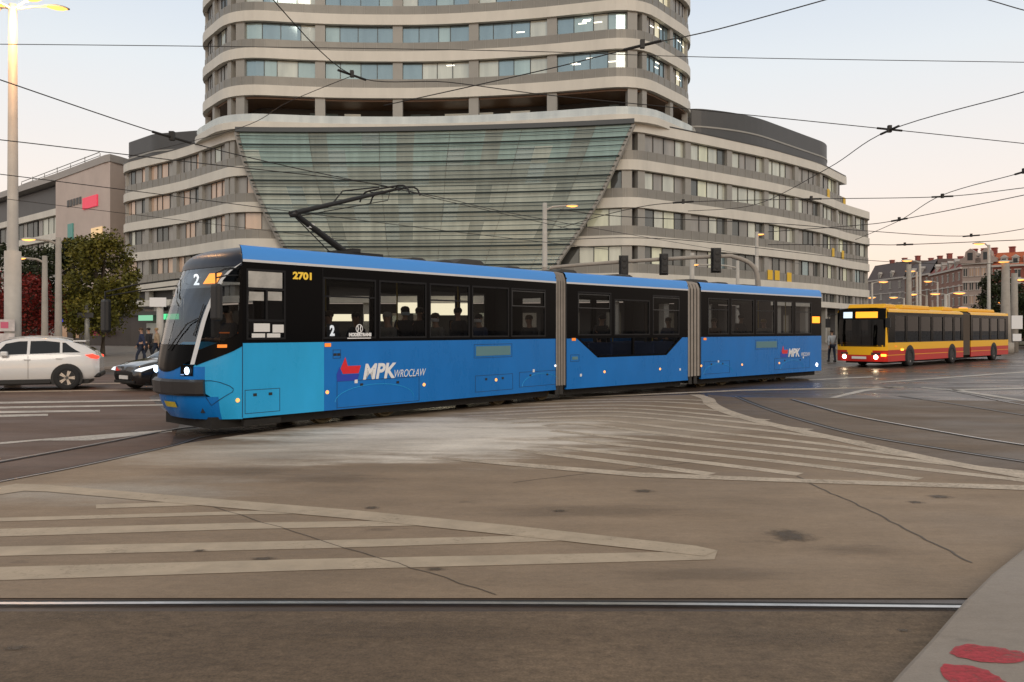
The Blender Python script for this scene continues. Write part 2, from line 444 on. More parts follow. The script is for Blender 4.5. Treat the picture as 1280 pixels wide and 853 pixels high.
marking([[(540, 571), (640, 579), (800, 592), (1000, 600), (1280, 608), (1500, 616), (1500, 621), (1280, 614), (1000, 604.5), (800, 597.5), (640, 583.5), (540, 574)]],
        'road_marking', 'long pale lower edge of the far hatched triangle', z=.0125)
marking([[(700, 497.5), (930, 487.5), (1130, 484), (1130, 485), (930, 489), (700, 499)]], 'road_marking', 'thin pale line beside the tram rear', z=.0085)
marking([[(1035, 498), (1075, 488), (1120, 483), (1124, 484), (1082, 489.5), (1045, 498)],
         [(1155, 484), (1200, 488), (1290, 502), (1290, 504), (1200, 490), (1150, 485)],
         [(1190, 487), (1290, 485), (1290, 486.5), (1190, 489)], [(1010, 475), (1090, 471), (1092, 472), (1012, 476)],
         [(1100, 478), (1290, 464), (1290, 465.3), (1100, 479)]], 'road_marking', 'thin white lane lines on the wet road right of the tram', m_paintw, z=.0085)
marking([[(-40, 503.5), (205, 500), (205, 501.5), (-40, 506)], [(-40, 509.5), (205, 506), (205, 507.5), (-40, 512)], [(-40, 515), (125, 513), (125, 515), (-40, 518)],
         [(-40, 520), (60, 518), (60, 520.5), (-40, 523)]], 'road_marking', 'white lane stripes beyond the left track', m_paintw, z=.0085)
marking([[(-40, 557), (60, 549), (140, 543), (215, 537.5), (215, 540.5), (110, 551.5), (50, 551.5), (-40, 560)]], 'road_marking', 'white line with arrow wedge left of the tram', m_paintw, z=.0085)
# far lane dashes
marking([[(x, 481 - i), (x + 60, 480 - i), (x + 60, 481 - i), (x, 482 - i)] for i, x in enumerate((0, 90, 180, -90))] +
        [[(-40, 490), (200, 487), (200, 488), (-40, 491.4)]], 'road_marking', 'faint lane lines under the white car', m_paint, z=.008)
# rails of the tram's own track and of the crossing tracks
rail([G(-60, 616), G(0, 603.5), G(98, 584.5), G(213, 559), S1(-.2, .48), S1(2, .48), S1(6, .48), S1(9.3, .45)], 'near rail curving under the tram', side=1, steel=m_rail2)
rail([G(-60, 589), G(0, 578), G(115, 557), G(203, 540), S1(0.4, 1.92), S1(4, 1.92), S1(9.3, 1.9)], 'farther rail curving under the tram nose', side=-1, steel=m_rail2)
rail([G(919, 496.5), G(950, 509), G(991, 523), G(1070, 544), G(1180, 563), G(1290, 580), G(1600, 625)], 'dark rail sweeping right around the far hatching', side=1, steel=m_rail2, groove=.09)
rail([G(991, 500), G(1030, 511), G(1070, 521), G(1180, 541), G(1290, 558.5), G(1600, 600)], 'bright rail sweeping right beyond the dark one', side=-1)
rail([G(1120, 495), G(1165, 501.5), G(1280, 520), G(1500, 555)], 'thin outer rail at the right edge', side=1, steel=m_rail2)
rail([G(1050, 484), G(1155, 484.5), G(1210, 493), G(1280, 507), G(1500, 540)], 'outermost pale rail at the right edge', side=1)
# tar seams / cracks in the concrete
def seam(pts, label, w=.03):
    b = MB(); q = []
    for i in range(len(pts) - 1):
        a, c = Vector(G(*pts[i])), Vector(G(*pts[i + 1]))
        for j in range(7):
            p = a.lerp(c, j / 7) + Vector((random.uniform(-.02, .02), random.uniform(-.02, .02))); q.append(p)
    q.append(Vector(G(*pts[-1])))
    strip(b, q, w, .010); return tag(b.build('road_crack', m_seam), label, None, None, 'structure')
seam([(996, 596), (1040, 618), (1090, 640), (1150, 672), (1215, 705)], 'tar seam running to the kerb corner', .022)
seam([(235, 625), (330, 655), (480, 700), (620, 745)], 'thin crack across the near hatching', .012)
seam([(640, 604), (760, 590), (900, 575)], 'faint crack beside the far hatching', .012)
# stains
def soft_mat(name, c, amt=.8):
    m = mat(name, c, .6, var=.2, scale=9); nt = m.node_tree; N = nt.nodes; L = nt.links; b = N['Principled BSDF']; out = [n for n in N if n.type == 'OUTPUT_MATERIAL'][0]
    t = N.new('ShaderNodeTexCoord'); mp = N.new('ShaderNodeMapping'); mp.inputs['Location'].default_value = (-.5, -.5, 0); mp.inputs['Scale'].default_value = (1, 1, 0)
    n = N.new('ShaderNodeTexNoise'); n.inputs['Scale'].default_value = 5; n.inputs['Detail'].default_value = 5; L.new(t.outputs['Generated'], n.inputs['Vector'])
    L.new(t.outputs['Generated'], mp.inputs[0]); ln = N.new('ShaderNodeVectorMath'); ln.operation = 'LENGTH'; L.new(mp.outputs[0], ln.inputs[0])
    q = N.new('ShaderNodeMath'); q.operation = 'MULTIPLY_ADD'; q.inputs[1].default_value = .5; L.new(n.outputs[0], q.inputs[0]); L.new(ln.outputs['Value'], q.inputs[2])
    r = N.new('ShaderNodeMapRange'); r.interpolation_type = 'SMOOTHSTEP'; r.inputs[1].default_value = .30; r.inputs[2].default_value = .66; r.inputs[3].default_value = amt; r.inputs[4].default_value = 0; L.new(q.outputs[0], r.inputs[0])
    tr = N.new('ShaderNodeBsdfTransparent'); mx = N.new('ShaderNodeMixShader'); L.new(r.outputs[0], mx.inputs[0]); L.new(tr.outputs[0], mx.inputs[1]); L.new(b.outputs[0], mx.inputs[2]); L.new(mx.outputs[0], out.inputs[0])
    return m
def blob(cx, cy, rx, ry, m, z, label, name='road_stain'):
    b = MB(); x0, y0 = G(cx, cy); w = rx * 1.7 / F * y0; d = abs(G(cx, cy - ry * 1.7)[1] - G(cx, cy + ry * 1.7)[1]) / 2
    b.add([(-w, -d, 0), (w, -d, 0), (w, d, 0), (-w, d, 0)], [(0, 1, 2, 3)]); tag(b.build(name, m, loc=(x0, y0, z)), label, None, None, 'structure')
m_stain = soft_mat('oil stain', (.10, .072, .048))
m_tyrem = soft_mat('tyre rubber smear', (.15, .11, .078), .22)
blob(989, 671, 24, 7, m_stain, .010, 'dark oil stain on the concrete')
for (x, y, a, c_) in ((465, 636, 9, 1.6), (805, 615, 13, 1.8), (1175, 622, 14, 2), (1145, 629, 10, 1.5), (330, 700, 16, 2), (545, 713, 12, 2), (20, 812, 16, 3), (1130, 790, 8, 2), (700, 640, 9, 1.4), (250, 690, 8, 1.5)):
    blob(x, y, a, c_, m_stain, .010, 'small dark spot on the concrete')
for (x, y, a, c_) in ((300, 590, 120, 6), (760, 640, 150, 8), (500, 790, 200, 14), (1000, 800, 140, 12), (120, 770, 90, 12), (900, 720, 120, 8), (420, 600, 90, 5), (1080, 690, 60, 7)):
    blob(x, y, a, c_, m_tyrem, .0135 + .0001 * (x % 7), 'faint smear of tyre rubber on the roadway')
# raised kerb island at bottom right
kp = [G(1096, 870), G(1122, 840), G(1160, 800), G(1204, 750), G(1240, 715), G(1290, 676), G(1420, 640), (12, 6), (12, 1), G(1060, 1000)]
def shrink_up(p, z): return (p[0] * (H - z) / H, p[1] * (H - z) / H)
kp2 = [shrink_up(p, .10) for p in kp]
b = MB(); b.prism(kp2, .0, .10)
tag(b.build('kerb', m_kerb, bevel=.03), 'smooth grey concrete kerb slab in the near corner', None, None, 'structure')
for q, lb in (([(1187, 817), (1196, 808), (1210, 805), (1236, 808), (1256, 811), (1277, 815), (1290, 822), (1270, 829), (1225, 827), (1200, 822)], 'upper red paint mark on the kerb slab'),
          ([(1174, 834), (1182, 830), (1215, 832), (1235, 838), (1248, 846), (1262, 856), (1200, 860), (1180, 848)], 'lower red paint mark on the kerb slab')):
    b = MB(); pts = []
    for i in range(len(q)):
        (x0, y0), (x1, y1) = q[i], q[(i + 1) % len(q)]
        for j in range(3):
            x = x0 + (x1 - x0) * j / 3 + random.uniform(-1.5, 1.5); y = y0 + (y1 - y0) * j / 3 + random.uniform(-.8, .8)
            pts.append(shrink_up(G(x, y), .104))
    b.add([(p[0], p[1], .104) for p in pts], [tuple(range(len(pts)))]); tag(b.build('road_marking', m_paintr), lb, None, None, 'structure')

# ------------------------------------------------------------------ path tools for facades
def V2(p): return Vector((p[0], p[1]))
def round_path(pts, radii, k=6):
    out = []
    for i, p in enumerate(pts):
        r = radii[i] if i < len(radii) else 0
        if r == 0 or i in (0, len(pts) - 1): out.append(V2(p)); continue
        p = V2(p); a = (V2(pts[i - 1]) - p).normalized(); c = (V2(pts[i + 1]) - p).normalized()
        s, e = p + a * r, p + c * r
        for j in range(k + 1):
            t = j / k; out.append((1 - t) ** 2 * s + 2 * t * (1 - t) * p + t * t * e)
    return out
class Path:
    def __init__(s, pts):
        s.p = [V2(p) for p in pts]; s.d = [0]
        for i in range(1, len(s.p)): s.d.append(s.d[-1] + (s.p[i] - s.p[i - 1]).length)
        s.L = s.d[-1]
    def at(s, t):
        t = max(0, min(s.L - 1e-6, t))
        for i in range(1, len(s.d)):
            if t <= s.d[i]:
                k = (t - s.d[i - 1]) / (s.d[i] - s.d[i - 1]); return s.p[i - 1].lerp(s.p[i], k)
    def nrm(s, t):
        a, c = s.at(t - .3), s.at(t + .3); v = (c - a).normalized(); return Vector((v.y, -v.x))   # outward when walking left to right
    def off(s, t, d): q = s.at(t); return q + s.nrm(t) * d
    def samples(s, a, c, step=1.5):
        ts = [a] + [d for d in s.d if a + .05 < d < c - .05] + [c]
        n = max(1, int((c - a) / step)); ts += [a + (c - a) * i / n for i in range(1, n)]
        ts = sorted(ts); o = [ts[0]]
        for t in ts[1:]:
            if t - o[-1] > .12: o.append(t)
        if o[-1] != c: o[-1] = c
        return o
    def ribbon(s, mb, a, c, z0, z1, dout, din, m=0, step=2.0, cap=True):
        rows = [[], [], [], []]
        for t in s.samples(a, c, step):
            o, i = s.off(t, dout), s.off(t, din)
            for r, (q, z) in zip(rows, ((o, z0), (o, z1), (i, z1), (i, z0))): r.append((q.x, q.y, z))
        mb.grid(rows + [rows[0]], m)
        if cap:
            for k in (0, -1): mb.add([r[k] for r in rows], [(0, 1, 2, 3)], m)
    def sheet(s, mb, a, c, z0, z1, d, m=0, step=2.0):
        lo = []; hi = []
        for t in s.samples(a, c, step):
            q = s.off(t, d); lo.append((q.x, q.y, z0)); hi.append((q.x, q.y, z1))
        mb.grid([lo, hi], m)
    def post(s, mb, t, w, z0, z1, dout, din, m=0):
        q = s.at(t); n = s.nrm(t); d = Vector((-n.y, n.x))
        pts = [q + d * (w / 2) + n * dout, q - d * (w / 2) + n * dout, q - d * (w / 2) + n * din, q + d * (w / 2) + n * din]
        mb.prism([(p.x, p.y) for p in pts], z0, z1, m)
    def find(s, px):
        """arc length where the path crosses an image column"""
        r = (px - 640) / F; prev = None
        for i in range(0, 4001):
            t = s.L * i / 4000; q = s.at(t); f = q.x - r * q.y
            if prev is not None and prev < 0 <= f: return t
            prev = f
        return s.L

m_band = mat('pale facade band', (.63, .61, .545), .5, var=.09, scale=.5, stretch=(1, 1, .25))
m_bandside = m_band
m_spand = mat('grey metal spandrel', (.235, .228, .205), .45, metal=.2, var=.08, scale=.7)
m_pier = mat('grey pier cladding', (.31, .305, .28), .5, metal=.1, var=.06, scale=.7)
m_dark = mat('dark recess', (.03, .028, .026), .6)
m_mull = mat('dark window frame', (.05, .05, .048), .4, metal=.4)
m_soff = mat('timber soffit', (.16, .09, .05), .5, var=.15, scale=2)
m_pent = mat('dark plant room cladding', (.085, .087, .088), .5, metal=.4, var=.06, scale=.5)
W_DARK = pane_mat('pane dark room', (.05, .052, .05), .10)
W_BLUE = pane_mat('pane blue tint', (.13, .19, .21), .22, rc=(.75, .95, 1))
W_TEAL = pane_mat('pane teal blind', (.27, .35, .34), .22, rc=(.8, 1, .98))
W_PALE = pane_mat('pane pale blind', (.50, .52, .44), .15)
W_CREAM = pane_mat('pane cream blind', (.58, .60, .44), .10, emit=.10)
W_GREY = pane_mat('pane grey louvre', (.27, .255, .235), .08, rough=.3)
W_PEACH = pane_mat('pane warm light tint', (.50, .34, .24), .12, emit=.06)  # warm light on the panes, put into their colour and a faint glow
W_LIT = pane_mat('pane lit office', (.75, .72, .52), .10, emit=.30)
WM = [W_DARK, W_BLUE, W_TEAL, W_PALE, W_CREAM, W_GREY, W_PEACH, W_LIT, m_mull, emis('ceiling light strip', (1, .93, .75), 3.0)]
m_yel = mat('yellow poster', (.75, .48, .03), .6)
rng = random.Random(11)
def window(path, a, c, z0, z1, choose, parent, pw=1.3, depth=-.28, strips=0, name='window'):
    b = MB(); n = max(1, round((c - a) / pw)); cuts = [a]
    for i in range(1, n): cuts.append(a + (c - a) * (i + rng.uniform(-.18, .18)) / n)
    cuts.append(c)
    for i in range(n):
        path.sheet(b, cuts[i] + .03, cuts[i + 1] - .03, z0, z1, depth, choose(i, n), step=1.2)
        if i: path.post(b, cuts[i], .07, z0, z1, depth + .07, depth - .02, 8)
    path.ribbon(b, a, c, z1 - .06, z1, depth + .09, depth - .03, 8, step=1.5)
    path.ribbon(b, a, c, z0, z0 + .05, depth + .09, depth - .03, 8, step=1.5)
    for k in range(strips):
        t = a + (c - a) * rng.uniform(.15, .85); zz = z0 + (z1 - z0) * rng.uniform(.35, .88)
        path.ribbon(b, t - .4, t + .4, zz, zz + .1, depth + .02, depth - .02, 9)
    return b.build(name, WM, parent)

# ------------------------------------------------------------------ office block with tower
FL = 3.7
PB = [(-50.5, 119), (-48.4, 99), (-37, 90.2), (-27.9, 81.2), (-18, 82.6), (-8, 82.8), (2, 81), (11.9, 78.2), (20.2, 84.0), (28.8, 90.4), (37.5, 98.2), (44.4, 107), (51.3, 114.5), (50, 121), (40, 132)]
pod = Path(round_path(PB, [0, 3, 3, 2.2, 3, 3, 3, 1.6, 3, 3, 3, 2, 2.0, 2]))
sLc = pod.find(293); sRc = pod.find(793)
for i in range(4001):
    t = pod.L * i / 4000
    if (pod.at(t) - V2((-27.9, 81.2))).length < 2.0: sLc = t; break
best = min(range(4001), key=lambda i: (pod.at(pod.L * i / 4000) - V2((11.9, 78.2))).length); sRc = pod.L * best / 4000
bestR = min(range(4001), key=lambda i: (pod.at(pod.L * i / 4000) - V2((44.4, 107))).length); sR2 = pod.L * bestR / 4000
bestE = min(range(4001), key=lambda i: (pod.at(pod.L * i / 4000) - V2((51.3, 114.5))).length); sR3 = pod.L * bestE / 4000
bestL = min(range(4001), key=lambda i: (pod.at(pod.L * i / 4000) - V2((-48.4, 99))).length); sL0 = pod.L * bestL / 4000
office = empty('office_building', (-8, 90, 0))
tag(office, 'large grey office block with banded round-cornered tower and bulging glass front behind the tram', 'building')
def inoff(o):
    o.location = (8, -90, 0); return o
tops = [22.2, 18.5, 14.8, 11.1, 7.4]
hullL = {z: x for z, x in ()}
def hull_x(z):
    """left and right edge of the bulging glass at a height"""
    zs = [7.0, 9.2, 10.8, 14.0, 17.6, 19.6, 21.6]
    ls = [-21.0, -22.4, -23.4, -25.0, -26.5, -27.1, -27.6]
    rs = [3.6, 5.0, 6.1, 8.2, 9.9, 10.8, 11.7]
    z = max(zs[0], min(zs[-1], z))
    for i in range(1, len(zs)):
        if z <= zs[i]:
            k = (z - zs[i - 1]) / (zs[i] - zs[i - 1]); return ls[i - 1] + (ls[i] - ls[i - 1]) * k, rs[i - 1] + (rs[i] - rs[i - 1]) * k
    return ls[-1], rs[-1]
for i, zt in enumerate(tops):
    a = 0; c = pod.L if i else sR2
    b = MB(); pod.ribbon(b, a, c, zt - 1.0, zt, .30, -.6); inoff(b.build('floor_band', m_band, office))
    b = MB(); pod.ribbon(b, a, c, zt - FL + .012, zt - 2.75, .10, -.5, 0)
    t = a
    while t < c:
        pod.post(b, t, .05, zt - FL + .012, zt - 2.75, .14, .0, 1); t += 1.25
    if i < 4: inoff(b.build('spandrel', [m_spand, m_pier], office))
    # roof slab
b = MB()
b.add([(q.x, q.y, 22.15) for q in [pod.off(t, -.5) for t in pod.samples(0, sR2, 3)]] + [(30, 140, 22.15), (-60, 140, 22.15)], [tuple(range(len(pod.samples(0, sR2, 3)) + 2))])
b.add([(q.x, q.y, 18.45) for q in [pod.off(t, -.5) for t in pod.samples(0, pod.L, 3)]] + [(-60, 140, 18.45)], [tuple(range(len(pod.samples(0, pod.L, 3)) + 1))])
inoff(b.build('roof', m_spand, office))
b = MB(); pod.ribbon(b, 0, sR2 - .4, 22.2, 22.32, .34, .1); inoff(b.build('parapet_cap', m_mull, office))
# core behind the windows
b = MB(); pod.sheet(b, 0, sR2, 4.6, 22.1, -.62, 0); pod.sheet(b, sR2, pod.L, 4.6, 18.4, -.62, 0); inoff(b.build('inner_wall', m_dark, office))
def bays(a, c, n): return [(a + (c - a) * i / n, a + (c - a) * (i + 1) / n) for i in range(n)]
def ch_right(level):
    def f(i, n):
        r = rng.random()
        if level >= 3: return 0 if r < .55 else (5 if r < .8 else (4 if r < .9 else 1))
        if level == 2: return 4 if r < .3 else (0 if r < .62 else (5 if r < .85 else 3))
        return 3 if r < .30 else (4 if r < .38 else (5 if r < .80 else (0 if r < .88 else 3)))
    return f
def ch_left(level):
    def f(i, n):
        r = rng.random()
        if level in (1, 2, 3): return 6 if r < .36 else (5 if r < .8 else (0 if r < .9 else 3))
        return 5 if r < .65 else (3 if r < .8 else (0 if r < .9 else 6))
    return f
piers = MB()
wing_r = bays(sRc + .9, sR3, 8); wing_l = bays(sL0, sLc - .2, 4)
for i, zt in enumerate(tops):
    z1, z0 = zt - 1.0, zt - 2.75
    for (a, c) in wing_r:
        if i == 0 and c > sR2 + 1: continue
        if i < 5: 
            if i < 4: inoff(window(pod, a + .42, c - .42, z0, z1, ch_right(i), office))
    for (a, c) in wing_l:
        if i < 4: inoff(window(pod, a + .42, c - .42, z0, z1, ch_left(i), office, pw=1.5))
    # narrow front pieces between glass bulge and corners
    hl, hr = hull_x(z1)
    tr = min(range(1200), key=lambda k: abs(pod.at(sRc - 14 + 14 * k / 1200).x - hull_x(z0)[1] + .9)); ta = sRc - 14 + 14 * tr / 1200
    if i < 4: inoff(window(pod, ta, sRc - .9, z0, z1, lambda k, n, i=i: ([3, 3, 2, 1][i % 4] if i < 1 else (4 if k == n - 2 else (0 if k % 2 else 3))), office, pw=1.7))
    if i < 4: inoff(window(pod, sLc + 1.0, sLc + 1.0 + 1.2 + 1.6 * i, z0, z1, lambda k, n: 6 if rng.random() < .4 else 5, office, pw=1.6))
def pier(path, a, w, z0, z1, dout=.06, name='pier', din=-.55):
    b = MB(); path.post(b, a, w, z0, z1, dout, din); inoff(b.build(name, m_pier, office))
for (a, c) in wing_r + [(wing_r[-1][1], 0)] + wing_l + [(wing_l[-1][1], 0)]:
    pier(pod, a, .84, 5.3, 22.0 if a < sR2 - 1 else 18.3)
pier(pod, sRc - .6, 1.0, 5.3, 22.0); pier(pod, sLc + .8, .7, 5.3, 22.0)
# last floor band + ground floor
b = MB(); pod.ribbon(b, 0, pod.L, 4.6, 5.3, .3, -.6); inoff(b.build('floor_band', m_band, office))
b = MB()
t = sL0
shop = [W_DARK, W_DARK, W_LIT, W_DARK, W_GREY]
pod.sheet(b, 0, pod.L, 0, 4.6, -3.2, 0)
t = 0
while t < pod.L - 2:
    if rng.random() < .35: pod.sheet(b, t + .3, t + 1.9, .3, 3.6, -3.1, 1)
    t += 2.2
inoff(b.build('ground_floor_glazing', [m_dark, pane_mat('shop pane', (.10, .085, .06), .12, emit=.35)], office))
m_added_glow = emis('added glow', (1, .86, .58), 3.4)  # glowing panels added to give bright patches behind the tram windows
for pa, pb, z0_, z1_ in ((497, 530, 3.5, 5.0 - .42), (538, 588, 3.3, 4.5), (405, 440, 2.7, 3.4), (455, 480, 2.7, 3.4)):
    b = MB(); b.grid([[((p - 640) / F * 80.9, 80.9, z) for p in (pa, pb)] for z in (z0_, z1_)]); inoff(b.build('added_glow_panel', m_added_glow, office))
t = 2
while t < pod.L:
    pier(pod, t, .7, 0, 4.6, -.2, 'column', -.9); t += 6.4
# lowest windows row (6.4-5.3 zone) is mostly dark glazing
for (a, c) in wing_r: inoff(window(pod, a + .42, c - .42, 5.3, 6.4, lambda i, n: 0 if rng.random() < .7 else 5, office, pw=1.6))
for px_, zt in ((961, 7.6), (970, 7.6), (985, 7.5), (1052, 11.3), (1040, 11.3), (1034, 18.6), (1054, 18.4)):
    t = pod.find(px_)
    if t < pod.L - 1:
        b = MB(); pod.ribbon(b, t - .5, t + .5, zt - 1.0 + 1.2 - .3, zt - 1.0 + 2.0, .17, .15); inoff(b.build('window_poster', m_yel, office))

# bulging glass front with horizontal louvres
def hull_pt(z, k, push=0):
    l, r = hull_x(z)
    x = l + (r - l) * k
    yl, yr = 80.4, 77.2
    y = yl + (yr - yl) * ((x + 27.6) / 39.3) + 2.4 * (1 - ((x + 8) / 19.7) ** 2) * .9
    y -= .25 + .9 * math.sin(math.pi * k) * (z - 6) / 16
    return Vector((x, y - push, z))
HN = 22
lvl = [7.0, 7.9]
zz = 7.0; zlist = []
for base in (21.6, 19.9, 18.2, 16.3, 14.5, 12.6, 10.8, 9.0, 7.0): zlist.append(base)
G_ROW = [1, 2, 0, 2, 1, 2, 1, 3]
H_TOP = pane_mat('hull pane teal', (.185, .285, .275), .16, rough=.22, rc=(.75, 1, .95))
H_MID = pane_mat('hull pane sage', (.175, .215, .20), .12, rough=.22, rc=(.85, 1, .92))
H_PALE = pane_mat('hull pane pale', (.33, .38, .34), .12, rough=.22, rc=(.85, 1, .92), emit=.02)
H_DRK = pane_mat('hull pane deep', (.12, .17, .17), .22, rough=.22, rc=(.8, 1, 1))
b = MB()
for i in range(len(zlist) - 1):
    z1, z0 = zlist[i], zlist[i + 1]
    base = [0, 0, 1, 2, 1, 2, 1, 3][i]
    zs = [z0 + (z1 - z0) * j / 4 for j in range(5)]
    for kk in range(HN):
        m_ = base
        r = rng.random()
        if i in (1, 3, 5) and r < .25: m_ = 2
        if r > .9: m_ = 3
        if (kk % 5) == 4 and base in (0, 2): m_ = 1
        b.grid([[hull_pt(z, (kk + q / 2) / HN) for q in range(3)] for z in zs], m_)
inoff(b.build('glass_front', [H_TOP, H_MID, H_PALE, H_DRK], office))
b = MB()
for kk in [0] + list(range(4, HN - 1, 4)) + [HN]:
    b.tube([hull_pt(z, kk / HN, .06) for z in zlist], .018 if kk not in (0, HN) else .24, n=5, m=0 if kk not in (0, HN) else 1)
inoff(b.build('glass_front_mullion', [m_spand, m_pier], office))
m_louv = mat('dark louvre', (.045, .06, .058), .45, metal=.3)
z = 21.2; k = 0
while z > 7.2 and k < 60:
    b = MB(); rr = (.045, .03, .085, .03)[k % 4]
    q0, q1 = (-.0, 1.0)
    b.tube([hull_pt(z, q0 + (q1 - q0) * j / 20, .35) for j in range(21)], rr, n=5)
    inoff(b.build('louvre', m_louv, office)); z -= rng.choice((.32, .42, .52)); k += 1
b = MB()
rows_ = [[hull_pt(21.6, j / 20, .5) for j in range(21)], [hull_pt(21.6, j / 20, .5) + Vector((0, 0, .45)) for j in range(21)],
         [hull_pt(21.6, j / 20, -.8) + Vector((0, 0, .45)) for j in range(21)], [hull_pt(21.6, j / 20, -.8) for j in range(21)]]
b.grid(rows_ + [rows_[0]]); inoff(b.build('glass_front_head', mat('slate head band', (.07, .08, .085), .5), office))

# terrace parapet, tower
TP = [(-30, 103), (-34.9, 89), (-28.2, 80.7), (-18, 82.2), (-8, 82.3), (2, 80.7), (12.3, 77.8), (20.0, 87.6), (17, 103)]
tow = Path(round_path(TP, [0, 3.6, 3.2, 4, 4, 4, 3.2, 3.6, 0]))
def near(path, p): return path.L * min(range(3001), key=lambda i: (path.at(path.L * i / 3000) - V2(p)).length) / 3000
tL0, tL1, tR1, tR0 = near(tow, (-34.9, 89)), near(tow, (-28.2, 80.7)), near(tow, (12.3, 77.8)), near(tow, (20.0, 87.6))
b = MB(); tow.ribbon(b, tL0 - 5, tR0 + 5, 22.0, 22.7, 1.1, -1.5); inoff(b.build('terrace_band', m_band, office))
b = MB(); tow.ribbon(b, tL0 - 5, tR0 + 5, 22.7, 23.5, .9, .86); inoff(b.build('glass_balustrade', pane_mat('balustrade glass', (.42, .42, .38), .25), office))
b = MB(); tow.sheet(b, tL0 - 5, tR0 + 5, 22.4, 25.5, -3.6, 0)
t = tL0
while t < tR0:
    if rng.random() < .5: tow.sheet(b, t, t + rng.uniform(1.2, 3.2), 22.6, 24.9, -3.5, rng.choice((1, 2, 1)))
    t += 3.4
inoff(b.build('terrace_glazing', [m_dark, pane_mat('terrace pale pane', (.62, .60, .50), .15, emit=.30), W_BLUE], office))
b = MB(); tow.ribbon(b, tL0 - 6, tR0 + 6, 25.32, 25.48, -.2, -3.9); inoff(b.build('terrace_soffit', m_soff, office))
front = [tL1 + .3]
for px_ in (400, 497, 592, 690): front.append(tow.find(px_))
front.append(tR1 - .2)
sideR = [tR1 + 1.2, (tR1 + tR0) / 2 + .6, tR0 - .6]
sideL = [tL0 + .6, (tL0 + tL1) / 2 - .2, tL1 - 1.2]
for fl in range(5):
    zt = 26.6 + 3.76 * fl
    b = MB(); tow.ribbon(b, 0, tow.L, zt - 1.05, zt, .30, -.6); inoff(b.build('floor_band', m_band, office))
    if fl == 4: break
    b = MB(); tow.ribbon(b, 0, tow.L, zt + .012, zt + .95, .08, -.5)
    t = 0
    while t < tow.L: tow.post(b, t, .05, zt + .012, zt + .95, .12, .0, 1); t += 1.25
    inoff(b.build('spandrel', [m_spand, m_pier], office))
    z0, z1 = zt + .95, zt + 3.76 - 1.05
    for q in range(5):
        inoff(window(tow, front[q] + .5, front[q + 1] - .5, z0, z1, lambda i, n: (2 if rng.random() < .28 else (1 if rng.random() < .75 else 3)), office, pw=1.9, strips=(4 if q == 4 and fl < 3 else (1 if rng.random() < .4 else 0))))
    for S, cc in ((sideR, 1), (sideL, 0)):
        for q in range(2):
            inoff(window(tow, S[q] + .3, S[q + 1] - .3, z0, z1, (lambda i, n: (1 if rng.random() < .4 else (7 if rng.random() < .25 else 5))) if cc else (lambda i, n: 5 if rng.random() < .6 else (3 if rng.random() < .4 else 0)), office, pw=1.0, strips=2 if cc and fl < 2 else 0))
for t in front + sideR + sideL: pier(tow, t, 1.0 if t in front else .62, 22.4, 41.0, .05)
b = MB(); tow.sheet(b, 0, tow.L, 25.6, 41.5, -.62); 
b.add([(q.x, q.y, 41.55) for q in [tow.off(t, -.4) for t in tow.samples(0, tow.L, 3)]], [tuple(range(len(tow.samples(0, tow.L, 3))))])
inoff(b.build('inner_wall', m_dark, office))
# plant rooms on the podium roof
def penthouse(pts, rad, z0, z1, lab):
    p = Path(round_path(pts, rad, 8)); b = MB()
    b.prism([(q.x, q.y) for q in p.p], z0, z1); b.build
    o = inoff(b.build('plant_room', m_pent, office)); o['label'] = lab
    b = MB(); p.ribbon(b, 0, p.L, z0 + (z1 - z0) * .52, z0 + (z1 - z0) * .56, .06, -.05); inoff(b.build('plant_room_trim', m_pier, office))
penthouse([(18, 97), (19, 88.5), (27, 91.5), (42, 106.2), (44, 113), (18, 120)], [0, 3.0, 4.5, 2.5, 2, 0], 22.15, 26.5, 'dark rounded plant room on the right wing')
penthouse([(-33, 112), (-34, 99.5), (-46, 102.8), (-52, 108), (-50, 118)], [0, 5, 1, 1, 0], 22.15, 27.0, 'dark plant room on the left wing')

# ------------------------------------------------------------------ left office block with pinkish blank wall
lb = Path([(-98, 148), (-70.4, 124), (-55.2, 110), (-52, 125)])
left = empty('commercial_building', (-70, 124, 0))
tag(left, 'long commercial block with pinkish end wall and red sign behind the trees', 'building')
def inl(o): o.location = (70, -124, 0); return o
sP = near(lb, (-70.4, 124)); sE = near(lb, (-55.2, 110))
m_pink = mat('pinkish plaster', (.56, .47, .42), .7, var=.08, scale=.3)
m_lg = mat('grey plaster', (.36, .34, .32), .6, var=.08, scale=.4)
b = MB(); lb.ribbon(b, sP, sE, 3.8, 24.9, .3, -1); lb.ribbon(b, sE, lb.L, 3.8, 24.9, .3, -1); inl(b.build('blank_wall', m_pink, left))
b = MB(); lb.ribbon(b, 0, lb.L, 24.9, 25.9, .45, -2); inl(b.build('cornice', m_lg, left))
b = MB(); lb.ribbon(b, 0, sP, 21.0, 24.6, -1, -4); inl(b.build('roof_storey', m_pent, left))
for i, zt in enumerate((20.6, 16.8, 13.0, 9.2, 5.4)):
    b = MB(); lb.ribbon(b, 0, sP, zt - 1.0, zt, .3, -.8); inl(b.build('floor_band', m_band, left))
    for q in range(4):
        a, c = sP * q / 4, sP * (q + 1) / 4
        inl(window(lb, a + .3, c - .3, zt - 3.8, zt - 1.0, lambda i, n: 5 if rng.random() < .5 else (0 if rng.random() < .5 else 3), left, pw=2.0))
b = MB(); lb.sheet(b, 0, lb.L, 0, 24.5, -1.1); inl(b.build('inner_wall', m_dark, left))
t = (sP + sE) / 2
b = MB(); lb.ribbon(b, sE - 9.0, sE - 3.6, 19.2, 20.8, .5, .32); inl(b.build('red_sign', mat('red sign', (.75, .05, .09), .5, emit=(.9, .05, .12), es=.35), left))
